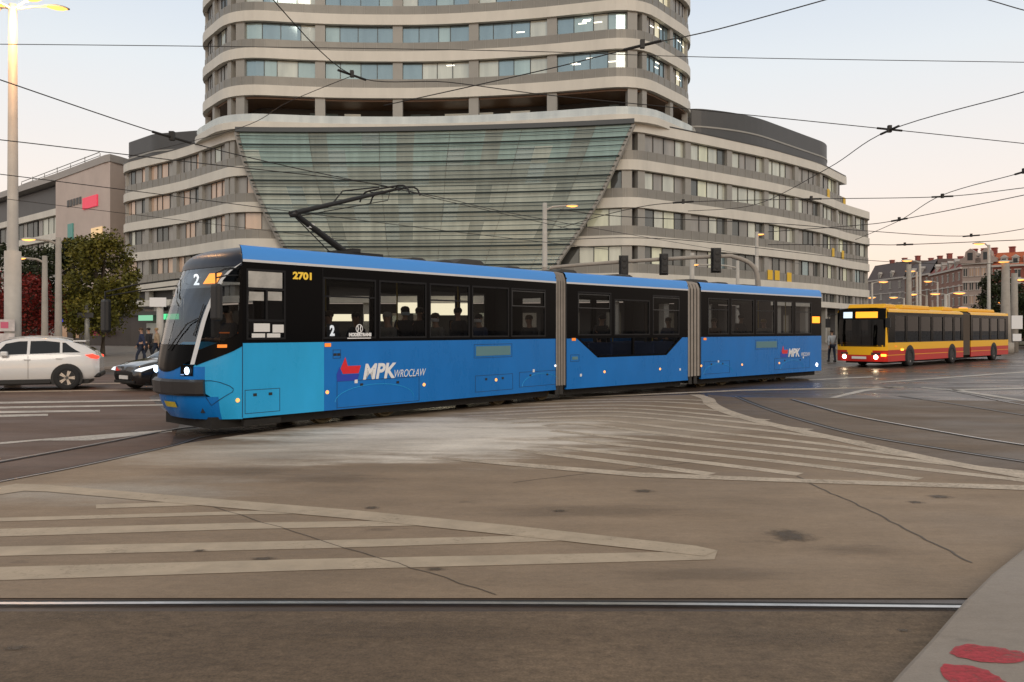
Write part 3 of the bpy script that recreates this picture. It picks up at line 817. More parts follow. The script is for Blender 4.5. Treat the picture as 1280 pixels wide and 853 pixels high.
b = MB(); lb.ribbon(b, sE - 15, sE - 13, 15.2, 17.6, .5, .32); inl(b.build('teal_sign', mat('teal sign', (.10, .36, .33), .5), left))
b = MB()
for j in range(5): lb.ribbon(b, sE - 15.5 + j * 1.2, sE - 14.7 + j * 1.2, 20.2, 21.2, .4, .32)
inl(b.build('raised_lettering', m_pent, left))
b = MB(); lb.ribbon(b, sE - 6, sE - 2, 14.0, 16.2, .4, .32); inl(b.build('lit_panel', pane_mat('lit wall panel', (.8, .55, .28), .05, emit=.5), left))
b = MB()
for q in range(7): b.tube([(-84 + q * 4.2, 137 - q * 3.8, 25.8), (-84 + q * 4.2, 137 - q * 3.8, 27.0 + .3 * (q % 2))], .06)
b.tube([(-84, 137, 27.1), (-58.8, 114, 27.1)], .06); b.tube([(-84, 137, 26.6), (-58.8, 114, 26.6)], .05)
inl(b.build('roof_railing', m_spand, left))
# street-level arcade below both left facades with neon signs
arc = empty('shop_arcade', (-33, 78, 0)); tag(arc, 'low dark shop arcade with blue and green signs beneath the left wing', 'shops')
def ina(o): o.location = (33, -78, 0); return o
ap = Path([(-78, 108), (-57, 94), (-40, 84), (-28.5, 76.4)])
b = MB(); ap.ribbon(b, 0, ap.L, 0, 3.3, 0, -3); ina(b.build('shop_wall', mat('dark shopfront', (.035, .028, .024), .4, var=.3, scale=.5), arc))
b = MB(); ap.ribbon(b, 0, ap.L, 3.3, 3.7, .6, -3); ina(b.build('canopy', m_mull, arc))
m_glow = pane_mat('shop light', (.30, .17, .09), .1, emit=.5)
t = 1.0
while t < ap.L - 2:
    if rng.random() < .5:
        b = MB(); ap.ribbon(b, t, t + rng.uniform(.8, 2.2), .9, 2.5, .04, .01); ina(b.build('shop_window', m_glow if rng.random() < .5 else W_GREY, arc))
    t += 2.6
for px_, w, m_, z in ((83, .5, emis('blue neon', (.05, .05, .9), 1.6), 2.55), (128, 1.1, emis('blue neon b', (.06, .05, .95), 1.8), 2.75), (190, 1.2, emis('green white sign', (.35, .8, .5), .8), 2.75), (222, 1.2, emis('green sign', (.12, .9, .35), 1.2), 2.85), (130, 1.4, emis('pink window', (.5, .10, .12), .35), 1.2)):
    t = ap.find(px_); b = MB(); ap.ribbon(b, t - w, t + w, z, z + .55, .75, .66); ina(b.build('neon_sign', m_, arc))

# ------------------------------------------------------------------ tenements at right
m_slate = mat('slate roof', (.095, .066, .058), .6, var=.15, scale=1)
m_otile = mat('orange tile roof', (.50, .13, .055), .7, var=.15, scale=2)
m_rtile = mat('red tile roof', (.26, .06, .045), .7, var=.15, scale=2)
m_wfr = mat('pale stucco trim', (.52, .47, .42), .6)
def tenement(px0, px1, D0, D1, ze, zr, wallm, roofm, label, floors=4, bays_=5, trim=m_wfr, gable=None):
    a = Vector(((px0 - 640) / F * D0, D0)); c = Vector(((px1 - 640) / F * D1, D1)); d = (c - a); L = d.length; d.normalize()
    root = empty('tenement_house', (a.x, a.y, 0), math.atan2(d.y, d.x)); tag(root, label, 'house', 'old tenement houses along the far street')
    b = MB(); b.box(0, L, 0, 12, 0, ze); b.build('wall', wallm, root)
    b = MB(); b.sideprism([(0, ze), (L, ze), (L - .6, zr), (.6, zr)], 1.8, 12, 0)
    b.add([(-.1, -.3, ze), (L + .1, -.3, ze), (L - .4, 1.9, zr), (.4, 1.9, zr)], [(0, 1, 2, 3)]); b.build('roof', roofm, root)
    b = MB(); b.box(-.15, L + .15, -.45, 0, ze - .3, ze + .12); b.build('cornice', trim, root)
    for zz_ in (.27, .74):
        b = MB(); b.box(0, L, -.18, 0, ze * zz_, ze * zz_ + .22); b.build('string_course', trim, root)
    fh = (ze - 4.2) / floors
    for f in range(floors):
        for q in range(bays_):
            x = L * (q + .5) / bays_; z = 4.4 + fh * f; w = min(.6, L / bays_ * .28)
            b = MB(); b.box(x - w, x + w, -.04, .02, z, z + fh * .55, 0); b.box(x - w - .15, x + w + .15, -.12, .0, z + fh * .56, z + fh * .63, 1)
            b.box(x - w - .12, x + w + .12, -.16, .0, z - .14, z, 1); b.box(x - .05, x + .05, -.07, .0, z, z + fh * .55, 1)
            b.build('window', [rng.choice((W_DARK, W_DARK, W_GREY, W_PEACH)) if rng.random() < .6 else W_DARK, trim], root)
    for q in range(3):
        x = L * (q + .5) / 3
        b = MB(); b.box(x - .5, x + .5, 5, 6, zr - .5, zr + 1.3); b.box(x - .6, x + .6, 4.9, 6.1, zr + 1.3, zr + 1.5); b.build('chimney', m_rtile, root)
    for q in range(bays_ - 2):
        x = L * (q + 1) / (bays_ - 1)
        b = MB(); b.box(x - .6, x + .6, -.1, 1.6, ze + .3, ze + 1.6, 1); b.box(x - .4, x + .4, -.14, 0, ze + .45, ze + 1.4, 0); b.sideprism([(x - .8, ze + 1.6), (x + .8, ze + 1.6), (x, ze + 2.2)], -.2, 1.8, 1); b.build('dormer', [W_DARK, trim], root)
    if gable:
        for gx in gable:
            b = MB(); x = L * gx; b.sideprism([(x - 2, ze), (x + 2, ze), (x + 2, ze + .9), (x + 1.1, ze + 1.3), (x + .9, ze + 2.4), (x, ze + 3.1), (x - .9, ze + 2.4), (x - 1.1, ze + 1.3), (x - 2, ze + .9)], -.5, 1.5, 1)
            b.box(x - .5, x + .5, -.56, -.4, ze + .6, ze + 2.2, 0); b.build('gable', [W_DARK, wallm], root)
    return root
m_st1 = mat('grey stucco', (.25, .215, .20), .7, var=.1, scale=.6)
m_st2 = mat('brown stucco', (.20, .10, .065), .7, var=.12, scale=.6)
m_st3 = mat('brick red facade', (.28, .085, .055), .7, var=.15, scale=.8)
m_st4 = mat('pale corner stucco', (.38, .30, .26), .7, var=.1, scale=.8)
m_st5 = mat('pinkish stucco', (.29, .15, .11), .7, var=.12, scale=.6)
tenement(1085, 1131, 235, 215, 16.0, 20.5, m_st1, m_slate, 'pale grey tenement with slate roof next to the office block', 4, 4)
tenement(1131, 1163, 215, 196, 15.6, 19.2, m_st2, m_slate, 'brown tenement between the grey and the pink house', 4, 4)
tenement(1163, 1203, 196, 172, 15.2, 17.8, m_st5, m_rtile, 'pinkish tenement with dark red roof beside the corner house', 4, 6)
tenement(1203, 1241, 172, 168, 16.0, 18.0, m_st4, m_otile, 'pale corner tenement with ornate gables and orange roof', 4, 5, gable=(.28, .8))
tenement(1241, 1345, 168, 158, 15.2, 18.0, m_st3, m_otile, 'brick red tenement under the bright orange roof at the right edge', 4, 8)
# ------------------------------------------------------------------ tram
m_blue = mat('tram mid blue', (.006, .165, .53), .3, spec=.25, coat=.08, var=.09, scale=1.2, stretch=(1, 1, .4), rvar=.08)
m_lblue = mat('tram light blue', (.022, .37, .72), .3, spec=.25, coat=.08, var=.08, scale=1.2, stretch=(1, 1, .4), rvar=.08)
m_rblue = mat('tram roof edge blue', (.06, .30, .80), .4, coat=.1)
m_white = mat('tram silver white', (.62, .63, .64), .35, coat=.3)
m_black = mat('tram black gloss', (.004, .004, .0045), .14, spec=.05)
m_frame = mat('tram window frame', (.010, .010, .011), .4, spec=.2)
m_navy = mat('tram navy cap', (.010, .014, .028), .3, spec=.35)
m_rub = mat('black rubber', (.012, .012, .012), .55)
m_bump = mat('dark bumper', (.028, .026, .026), .42)
m_under = mat('underframe', (.014, .012, .010), .9, var=.3, scale=6)
m_wheel = mat('rusty wheel', (.10, .075, .035), .6, metal=.4, var=.3, scale=12)
m_bel = mat('grey bellows fabric', (.30, .27, .24), .65, var=.12, scale=4)
m_roofg = mat('grey roof', (.16, .16, .165), .6, var=.2, scale=2)
m_line = mat('panel gap', (.004, .03, .09), .6)
m_int = mat('tram interior', (.016, .017, .019), .7)
m_seat = mat('tram seat', (.03, .06, .16), .7)
m_pole = mat('grab pole', (.40, .30, .06), .4, metal=.3)
m_tglass = glass('tram tinted glass', (.33, .34, .35), 1.12, base=.0)
m_fglass = glass('tram far side glass', (.80, .81, .82), 1.14)
m_cglass = glass('cab windscreen glass', (.78, .82, .83), 1.5, base=.04)
m_amber = emis('amber marker lamp', (1, .38, .10), 2.0)
m_amberd = mat('amber reflector', (.8, .22, .02), .35, emit=(1, .25, .02), es=.5)
m_head = emis('cool headlight', (.62, .82, 1), 6)
m_wht = emis('white marker lamp', (1, .97, .9), 1.6)
m_disp = emis('amber display', (1, .30, .03), 2.4)
m_dispw = emis('white display', (.9, .97, 1), 2.2)
m_decal = mat('white lettering', (.78, .79, .80), .4)
m_red = mat('decal red', (.70, .015, .025), .35)
m_dbl = mat('decal dark blue', (.015, .05, .42), .35)
m_yeln = mat('yellow numerals', (.85, .55, .05), .4, emit=(.9, .6, .05), es=.15)
m_vent = mat('teal grey grille', (.10, .22, .25), .5)

def text(name, s_, size, m, parent, loc, shear=0, bold=0.0, extr=.002, align='LEFT', rot=(R(90), 0, 0), sx=1.0):
    cu = bpy.data.curves.new(name, 'FONT'); cu.body = s_; cu.size = size; cu.shear = shear; cu.offset = bold; cu.extrude = extr; cu.align_x = align
    to = bpy.data.objects.new(name, cu); col.objects.link(to)
    bpy.context.view_layer.update()
    me = bpy.data.meshes.new_from_object(to.evaluated_get(bpy.context.evaluated_depsgraph_get()))
    bpy.data.objects.remove(to); bpy.data.curves.remove(cu)
    me.materials.clear(); me.materials.append(m)
    o = bpy.data.objects.new(name, me); col.objects.link(o); o.parent = parent
    o.location = loc; o.rotation_euler = rot; o.scale = (sx, 1, 1)
    return o

TW = 2.15
CY = TW / 2
tram = empty('tram', (-4.70, 13.95, 0), 0)
tag(tram, 'blue three-section articulated city tram with black windows and raised pantograph', 'tram')
SEC = [((-4.70, 13.95), (1.13, 20.52)), ((1.405, 20.70), (5.37, 24.40)), ((5.90, 25.00), (11.66, 30.15))]
frames = []
for (a, c) in SEC:
    a, c = Vector(a), Vector(c); d = c - a
    frames.append((a, d.length, math.atan2(d.y, d.x)))
def U(k, px):
    a, L, th = frames[k]; r = (px - 640) / F; dx, dy = math.cos(th), math.sin(th)
    return (r * a.y - a.x) / (dx - r * dy)
def Z(k, px, py):
    a, L, th = frames[k]; y = a.y + U(k, px) * math.sin(th); return H + (HY - py) / F * y
ZS, ZB, ZW, ZR = .31, 1.62, 3.0, 3.34
NOSE = [(-1, 0, 1.2), (-.85, .22, 1.15), (-.7, .48, 1.03), (-.6, .64, .91), (-.5, .76, .78), (-.35, .89, .56), (-.2, .96, .33), (0, 1.0, 0)]
def nose_plan(v):
    s_ = -1 if v < 0 else 1; w = -abs(v)
    for i in range(1, len(NOSE)):
        if w <= NOSE[i][0]:
            a, c = NOSE[i - 1], NOSE[i]; t = (w - a[0]) / (c[0] - a[0]); return a[1] + (c[1] - a[1]) * t, s_ * (a[2] + (c[2] - a[2]) * t)
    return 1, 0
NL = [(.30, .62), (.45, .74), (.62, .82), (.80, .86), (1.0, .87), (1.25, .86), (1.6, .79), (2.0, .69), (2.4, .55), (2.75, .37), (3.0, .17), (3.13, .03), (3.22, -.08), (3.30, -.22), (3.34, -.34)]
def nose_L(z):
    z = max(NL[0][0], min(NL[-1][0], z))
    for i in range(1, len(NL)):
        if z <= NL[i][0]:
            a, c = NL[i - 1], NL[i]; t = (z - a[0]) / (c[0] - a[0]); return a[1] + (c[1] - a[1]) * t
def NS(v, z, push=0):
    px_, py_ = nose_plan(v); L = nose_L(z)
    inset = 0
    if z > 3.0: inset = (z - 3.0) / .34 * .10
    y = py_ * (CY - inset) / 1.2
    if z > 3.05: y *= 1 - .30 * ((z - 3.05) / .29) ** 1.5 * (1 - abs(v) ** 6)
    if z < .6: y *= 1 - (.6 - z) * .25 * (1 - abs(v) ** 4)
    e = 1e-3
    x = -L * px_
    p = Vector((x, CY + y, z))
    if push:
        q = nose_plan(min(1, v + .01)); r_ = nose_plan(max(-1, v - .01))
        t = Vector((-(q[0] - r_[0]) * L, q[1] - r_[1], 0)); n = Vector((-t.y, t.x, 0))
        if n.length > 1e-6: n.normalize()
        if n.x > 0 and abs(v) < .95: n = -n
        p += n * push
    return p
def npatch(b, zs, f0, f1, n=14, push=0, m=0):
    rows = []
    for z in zs:
        a, c = f0(z), f1(z); rows.append([NS(a + (c - a) * j / n, z, push) for j in range(n + 1)])
    b.grid(rows, m)
def zr(a, c, n): return [a + (c - a) * i / n for i in range(n + 1)]
def va(z):
    P = [(1.2, .46), (1.5, .485), (2.2, .53), (2.7, .60), (2.9, .70), (3.0, .85), (3.02, .999)]
    z = max(P[0][0], min(P[-1][0], z))
    for i in range(1, len(P)):
        if z <= P[i][0]:
            t = (z - P[i - 1][0]) / (P[i][0] - P[i - 1][0]); return P[i - 1][1] + (P[i][1] - P[i - 1][1]) * t
def nose(root, front=True):
    one = lambda z: 1.0
    P = []
    # lower shell
    b = MB(); npatch(b, zr(.30, .70, 4), lambda z: -.72, lambda z: .72, 24)
    P.append(b.build('lower_apron', m_blue, root, smooth=True))
    for sg in (-1, 1):
        b = MB(); npatch(b, zr(.30, 1.22, 6), lambda z: sg * .72 if z < .7 else sg * .60, lambda z: sg * 1.0, 8)
        npatch(b, [1.22, 1.28, 1.34, 1.42], lambda z: sg * (.46 + (z - 1.22) * .9), lambda z: sg * 1.0, 8, m=0)
        npatch(b, [1.42, 1.5, 1.62], lambda z: sg * (.64 + (z - 1.42) * 1.7), lambda z: sg * 1.0, 6, m=0)
        P.append(b.build('cheek_panel', m_lblue, root, smooth=True))
        b = MB(); npatch(b, zr(.70, 1.22, 4), lambda z: sg * .60, lambda z: sg * .44, 4); P.append(b.build('cheek_panel', m_blue, root, smooth=True))
    b = MB()
    npatch(b, zr(.70, 1.24, 4), lambda z: -.46, lambda z: .46, 18)
    P.append(b.build('nose_panel', m_blue, root, smooth=True))
    # bumper
    b = MB()
    rows = []
    for (z, pu) in ((.72, 0), (.72, .05), (.76, .09), (.96, .09), (1.0, .05), (1.0, 0)): rows.append([NS(-.60 + 1.2 * j / 28, z, pu) for j in range(29)])
    b.grid(rows)
    for k in (0, -1): b.add([r[k] for r in rows], [tuple(range(6))])
    P.append(b.build('bumper', m_bump, root, smooth=False))
    # black mask with curved lower edge
    b = MB(); rows = []
    for i in range(5):
        rows.append([NS(v, (1.12 + .26 * abs(v / .47) ** 2) + (1.60 - (1.12 + .26 * abs(v / .47) ** 2)) * i / 4, .012) for v in [-.47 + .94 * j / 20 for j in range(21)]])
    b.grid(rows); P.append(b.build('front_mask', m_black, root, smooth=True))
    # windscreen
    b = MB(); npatch(b, zr(1.60, 2.98, 10), lambda z: -va(z) + .02, lambda z: va(z) - .02, 26, push=.004)
    P.append(b.build('windscreen', m_cglass if front else m_tglass, root, smooth=True))
    for sg in (-1, 1):
        b = MB(); npatch(b, zr(1.26, 3.02, 12), lambda z: sg * (va(z) - .032), lambda z: sg * min(.999, va(z) + .022), 3, push=.02)
        P.append(b.build('windscreen_pillar', m_white, root, smooth=True))
        b = MB()
        def lo(v): return 1.30 + max(0, abs(v) - .5) * .66
        rows = []
        for i in range(9):
            t = i / 8; row = []
            for j in range(9):
                k = j / 8
                z1 = lo(.5 + .5 * k) + (2.98 - lo(.5 + .5 * k)) * t
                v0 = va(z1) + .02; row.append(NS(sg * min(1, v0 + (1 - v0) * k), z1, .003))
            rows.append(row)
        b.grid(rows); P.append(b.build('cab_side_window', m_tglass, root, smooth=True))
        b = MB(); 
        r2 = [[NS(sg * (.5 + .5 * j / 8), lo(.5 + .5 * j / 8) - .06 + dz, .012) for j in range(9)] for dz in (0, .26)]
        b.grid(r2); b.grid([[NS(sg * (.93 + .07 * j / 3), z, .012) for j in range(4)] for z in (1.62, 2.98)])
        P.append(b.build('cab_window_surround', m_black, root, smooth=True))
        b = MB(); npatch(b, [1.545, 1.60], lambda z: sg * .70, lambda z: sg * .80, 2, push=.03); P.append(b.build('turn_signal', m_amberd, root))
        # headlight cluster
        b = MB(); npatch(b, [1.06, 1.10, 1.22, 1.25], lambda z: sg * .30, lambda z: sg * .47, 5, push=.012); hl = b.build('headlight', m_black, root, smooth=True); P.append(hl)
        b = MB(); c = NS(sg * .40, 1.15, .035); b.lathe([(0, -.02), (.055, -.015), (.065, .0), (.06, .015)], (0, 0, 0), 'X', 14, M=Matrix.Translation(c))
        b.build('lamp', m_head if front else emis('rear lamp', (1, .9, .8), 8), hl)
        b = MB(); npatch(b, [1.075, 1.09], lambda z: sg * .31, lambda z: sg * .36, 2, push=.02); b.build('running_light', emis('led strip', (.4, .6, 1), .9), hl)
    # display
    b = MB(); npatch(b, [2.60, 2.92], lambda z: -.53, lambda z: .53, 16, push=-.09); ds = b.build('destination_display', mat('display housing', (.05, .055, .06), .4), root, smooth=True); P.append(ds)
    b = MB(); npatch(b, [2.67, 2.86], lambda z: -.47 if front else -.5, lambda z: -.20 if front else .5, 8, push=-.075); b.build('display_line', m_disp, ds)
    if front:
        c = NS(-.08, 2.66, -.06); text('display_number', '2', .27, emis('white digit', (.95, .97, 1), 1.4), ds, c, rot=(R(90), 0, R(-72)), bold=.006, align='CENTER')
    # roof cap
    b = MB(); rows = []
    for i in range(9):
        a_ = math.pi / 2 * i / 8; row = []
        for j in range(33):
            v = -1 + 2 * j / 32; p0_ = NS(max(-.999, min(.999, v)), 2.97, .012); fs = 1 if front else -1; vf = max(0, v * fs); tx, ty, tz = .45 * (1 - abs(v) ** 10) + .45 * vf ** 10, CY + v * (CY - .14 - .30 * vf ** 2), 3.352 + .02 * (1 - v * v)
            c_ = 1 - math.cos(a_); row.append(Vector((p0_.x + (tx - p0_.x) * c_, p0_.y + (ty - p0_.y) * c_, p0_.z + (tz - p0_.z) * math.sin(a_))))
        rows.append(row)
    b.grid(rows)
    P.append(b.build('roof_cap', m_navy, root, smooth=True))
    # cheek contour line
    b = MB(); pts = [NS(-v, z, .006) for v, z in ((.60, .98), (.66, .98), (.74, .95), (.84, .88), (.88, .83), (.87, .78), (.78, .70), (.70, .62), (.64, .55), (.60, .70))]
    b.tube(pts, .006, 4); P.append(b.build('panel_gap', m_line, root))
    return P

def make_section(k):
    a, L, th = frames[k]
    root = None
    b = MB()                       # painted shell: this mesh is the section itself
    far = TW
    lows = [(0, L, ZB)]
    x1 = U(k, 405) if k == 0 else 0
    def zb(x): return ZB
    # side shells, near side y 0, far side y TW
    for y0, y1 in ((0, .06), (far - .06, far)):
        if k == 0:
            b.box(0, x1, y0, y1, ZS, ZB, 1); b.box(x1, L, y0, y1, ZS, ZB, 0)
        elif k == 1 and y0 == 0:
            xa, xb, xc, xd = U(1, 721), U(1, 747), U(1, 833), U(1, 853)
            b.box(0, L, 0, .06, ZS, 1.10, 0)
            b.sideprism([(0, 1.10), (xb, 1.10), (xa, ZB), (0, ZB)], 0, .06, 0)
            b.sideprism([(xc, 1.10), (L, 1.10), (L, ZB), (xd, ZB)], 0, .06, 0)
        else: b.box(0, L, y0, y1, ZS, ZB, 0)
    b.box(.02, L - .02, .06, far - .06, .36, .46, 2)
    body = b.build('car_section', [m_blue, m_lblue, m_int], tram)
    body.location = (a.x + 4.70, a.y - 13.95, 0); body.rotation_euler = (0, 0, th)
    # roof: cove panels, white cornice, crown
    for side in (0, 1):
        f = (lambda y: y) if side == 0 else (lambda y: far - y)
        b = MB(); rows = []
        for (y, z) in ((-.012, 3.045), (-.012, 3.09)): rows.append([(x, f(y), z) for x in (0, L)])
        rows.append([(x, f(.03), 3.09) for x in (0, L)]); rows.insert(0, [(x, f(.02), 3.045) for x in (0, L)])
        b.grid(rows); b.build('cornice_strip', m_white, body)
        x0_ = .5 if (k == 0 and side) else 0; x1_ = L - .5 if (k == 2 and side) else L
        b = MB(); rows = [[(x, f(y), z) for x in (x0_, x1_)] for (y, z) in ((-.006, 3.09), (.0, 3.16), (.035, 3.28), (.08, 3.335), (.16, 3.35))]
        b.grid(rows); b.build('roof_edge', m_rblue, body, smooth=True)
    b = MB(); rows = [[(x, y, z) for x in ((.44 if k == 0 else 0), (L - .44 if k == 2 else L))] for (y, z) in ((.16, 3.348), (.55, 3.362), (CY, 3.37), (TW - .55, 3.362), (far - .16, 3.348))]
    b.grid(rows); b.box(.0, L, .07, far - .07, 2.98, 3.04, 1); b.build('roof', [m_roofg, m_int], body)
    # end frames
    for xe in (0, L):
        if (k == 0 and xe == 0) or (k == 2 and xe == L): continue
        b = MB(); b.box(xe - .02 if xe else 0, xe if xe else .02, 0, .5, .35, 3.2); b.box(xe - .02 if xe else 0, xe if xe else .02, far - .5, far, .35, 3.2)
        b.box(xe - .02 if xe else 0, xe if xe else .02, .5, far - .5, 2.7, 3.2); b.build('end_frame', m_int, body)
    return body
def band_and_windows(body, k, wins, far=False, zlow=ZB, dip=None):
    """gloss black band with openings; wins = (xa, xb, za, zb, kind)"""
    a, L, th = frames[k]
    f = (lambda y: TW - y) if far else (lambda y: y)
    b = MB()
    def bx(x0, x1, z0, z1, y0=.002, y1=.05):
        if x1 - x0 > .004 and z1 - z0 > .004: 
            ya, yb = sorted((f(y0), f(y1))); b.box(x0, x1, ya, yb, z0, z1)
    ws = sorted(wins); zt = 3.045
    x = 0
    for (xa, xb, za, zb_, kind) in ws:
        bx(x, xa, zlow, zt); bx(xa, xb, zlow if za >= zlow else za, za); bx(xa, xb, zb_, zt); x = xb
    bx(x, L, zlow, zt)
    if dip:
        (xa, xb, xc, xd) = dip
        b.sideprism([(xb, 1.10), (xc, 1.10), (xd, ZB), (xa, ZB)], .002, .05) if 0 else None
    b.build('window_band', m_black, body)
    for (xa, xb, za, zb_, kind) in ws:
        b = MB(); w = .035; ya, yb = sorted((f(-.004), f(.03)))
        for (p, q, r_, s_) in ((xa, xb, za, za + w), (xa, xb, zb_ - w, zb_), (xa, xa + w, za + w, zb_ - w), (xb - w, xb, za + w, zb_ - w)): b.box(p, q, ya, yb, r_, s_)
        if kind == 'hopper':
            zz = zb_ - .38; b.box(xa + w, xb - w, ya, yb, zz, zz + .03)
        fr = b.build('window', m_frame, body)
        b = MB(); y = f(.014); b.add([(xa + .02, y, za + .02), (xb - .02, y, za + .02), (xb - .02, y, zb_ - .02), (xa + .02, y, zb_ - .02)], [(0, 1, 2, 3)])
        b.build('pane', m_fglass if far else m_tglass, fr)
    return
bodies = [make_section(k) for k in range(3)]
# section one (cab end)
B0 = bodies[0]
w0 = []
for (p0, p1, kind) in ((308, 357, ''), (404, 470, 'hopper'), (474, 533, ''), (537, 587, 'hopper'), (590, 636, ''), (639, 682, '')):
    w0.append((U(0, p0), U(0, p1), 1.68, 2.86 if p0 != 308 else 2.93, kind))
band_and_windows(B0, 0, w0)
L0 = frames[0][1]
far0 = [(.5, 1.5, 1.68, 2.85, ''), (1.9, 3.1, .9, 2.75, ''), (3.3, 4.5, 1.62, 2.85, ''), (4.7, 6.0, .9, 2.75, ''), (6.2, 7.3, 1.62, 2.85, ''), (7.4, 8.4, 1.62, 2.85, '')]
band_and_windows(B0, 0, [(p, q, max(r_, ZB + .04), s_, t) for p, q, r_, s_, t in far0], far=True)
nose(B0, True)
B1 = bodies[1]
band_and_windows(B1, 1, [(U(1, 722), U(1, 764), 1.70, 2.86, ''), (U(1, 768), U(1, 812), 1.70, 2.70, ''), (U(1, 816), U(1, 849), 1.70, 2.86, '')])
xa, xb, xc, xd = U(1, 721), U(1, 747), U(1, 833), U(1, 853)
b = MB(); b.sideprism([(xb, 1.10), (xb + .06, 1.10), (xa + .12, ZB), (xa, ZB)], .002, .05); b.sideprism([(xc - .06, 1.10), (xc, 1.10), (xd, ZB), (xd - .12, ZB)], .002, .05)
b.box(xb + .06, xc - .06, .002, .05, 1.10, 1.15); b.box((xb + xc) / 2 - .04, (xb + xc) / 2 + .04, .002, .05, 1.15, ZB); lw = b.build('low_window', m_black, B1)
b = MB(); b.add([(xb + .05, .02, 1.12), (xc - .05, .02, 1.12), (xd - .1, .02, ZB), (xa + .1, .02, ZB)], [(0, 1, 2, 3)]); b.build('pane', m_tglass, lw)
band_and_windows(B1, 1, [(.4, 1.7, 1.66, 2.8, ''), (1.9, 3.4, 1.66, 2.8, ''), (3.6, 5.0, 1.66, 2.8, '')], far=True)
B2 = bodies[2]; L2 = frames[2][1]
band_and_windows(B2, 2, [(U(2, 885), U(2, 911), 1.70, 2.86, 'hopper'), (U(2, 914), U(2, 942), 1.70, 2.86, ''), (U(2, 945), U(2, 968), 1.70, 2.86, 'hopper'), (U(2, 971), U(2, 991), 1.70, 2.86, ''), (U(2, 994), U(2, 1014), 1.70, 2.86, 'hopper')])
band_and_windows(B2, 2, [(.5, 2.0, 1.66, 2.8, ''), (2.3, 3.8, 1.66, 2.8, ''), (4.1, 5.6, 1.66, 2.8, '')], far=True)
# rear nose: mirrored child frame baked into each part
before = set(bpy.data.objects)
rear_parts = nose(B2, False)
Mr = Matrix.Translation((L2, TW, 0)) @ Matrix.Rotation(math.pi, 4, 'Z')
for o in rear_parts: o.matrix_local = Mr @ o.matrix_local
# hopper frames on the band of section one and two (upper vents)
def vent_frame(body, x0, x1, z0, z1, name='vent_window'):
    b = MB(); w = .02
    for (p, q, r_, s_) in ((x0, x1, z0, z0 + w), (x0, x1, z1 - w, z1), (x0, x0 + w, z0 + w, z1 - w), (x1 - w, x1, z0 + w, z1 - w)): b.box(p, q, -.006, .002, r_, s_)
    b.build(name, mat('vent trim', (.030, .030, .030), .4), body)
vent_frame(B0, U(0, 640), U(0, 681), 2.42, 2.80)
for p, q in ((723, 762), (816, 849)): vent_frame(B1, U(1, p), U(1, q), 2.42, 2.80)
# cab door inner frames and paper notices
b = MB()
x0, x1 = U(0, 309), U(0, 356)
for z in (2.56, 2.0): b.box(x0, x1, -.012, .0, z, z + .04)
b.box((x0 + x1) / 2 - .02, (x0 + x1) / 2 + .02, -.012, 0, 2.04, 2.56)
b.build('cab_window_frame', m_frame, B0)
m_paper = mat('paper notice', (.72, .72, .70), .8)
for (p0, p1, y0, y1) in ((317.5, 337.5, 404.5, 415), (341, 355, 406, 416), (315, 331.5, 417, 424.5), (334, 350.5, 417, 424.5)):
    b = MB(); b.box(U(0, p0), U(0, p1), .004, .010, Z(0, (p0 + p1) / 2, y1), Z(0, (p0 + p1) / 2, y0)); b.build('paper_notice', m_paper, B0)
for (p0, p1, y0, y1) in ((309.5, 353, 340, 360), (311.5, 330, 365, 376), (335, 352.5, 365, 376)):
    b = MB(); b.box(U(0, p0), U(0, p1), .004, .010, Z(0, (p0 + p1) / 2, y1), Z(0, (p0 + p1) / 2, y0)); b.build('sun_blind', mat('grey sun blind', (.42, .41, .38), .8, var=.25, scale=3), B0)
# lettering and logos
def side_text(k, s_, px, py, size, m, **kw): return text('lettering', s_, size, m, bodies[k], (U(k, px), -.004, Z(k, px, py)), **kw)
side_text(0, '2701', 366, 348.5, .175, m_yeln, bold=.008, sx=1.25)
side_text(0, 'MPK', 453, 474, .42, m_decal, shear=.22, bold=.014, sx=.98)
side_text(0, 'WROCŁAW', 491.5, 472, .225, m_decal, shear=.3, bold=-.001, sx=.72)
side_text(0, 'MODERTRANS', 436, 420.5, .088, m_decal, bold=.006, sx=.95)
b = MB()
cx, cz = U(0, 449), Z(0, 449, 411)
for i in range(24):
    a0, a1 = 2 * math.pi * i / 24, 2 * math.pi * (i + 1) / 24
    b.add([(cx + r * math.cos(a), -.005, cz + r * math.sin(a)) for a, r in ((a0, .088), (a1, .088), (a1, .072), (a0, .072))], [(0, 1, 2, 3)])
for sg in (-1, 1):
    b.add([(cx + sg * .055, -.005, cz + .06), (cx + sg * .03, -.005, cz + .072), (cx + sg * .012, -.005, cz), (cx + sg * .03, -.005, cz - .072), (cx + sg * .055, -.005, cz - .06), (cx + sg * .034, -.005, cz)], [(0, 1, 2, 3, 4, 5)])
b.add([(U(0, 434), -.005, Z(0, 449, 423.5)), (U(0, 463.5), -.005, Z(0, 449, 423.5)), (U(0, 463.5), -.005, Z(0, 449, 422.3)), (U(0, 434), -.005, Z(0, 449, 422.3))], [(0, 1, 2, 3)])
b.build('maker_emblem', m_decal, B0)
b = MB(); b.box(U(0, 409.5), U(0, 424.5), .021, .027, 1.70, Z(0, 417, 405)); b.build('route_card', mat('route card', (.05, .055, .06), .5), B0)
text('route_number', '2', .27, emis('route digit', (1, 1, 1), .9), B0, (U(0, 413.0), .016, 1.745), bold=.012, sx=.8)
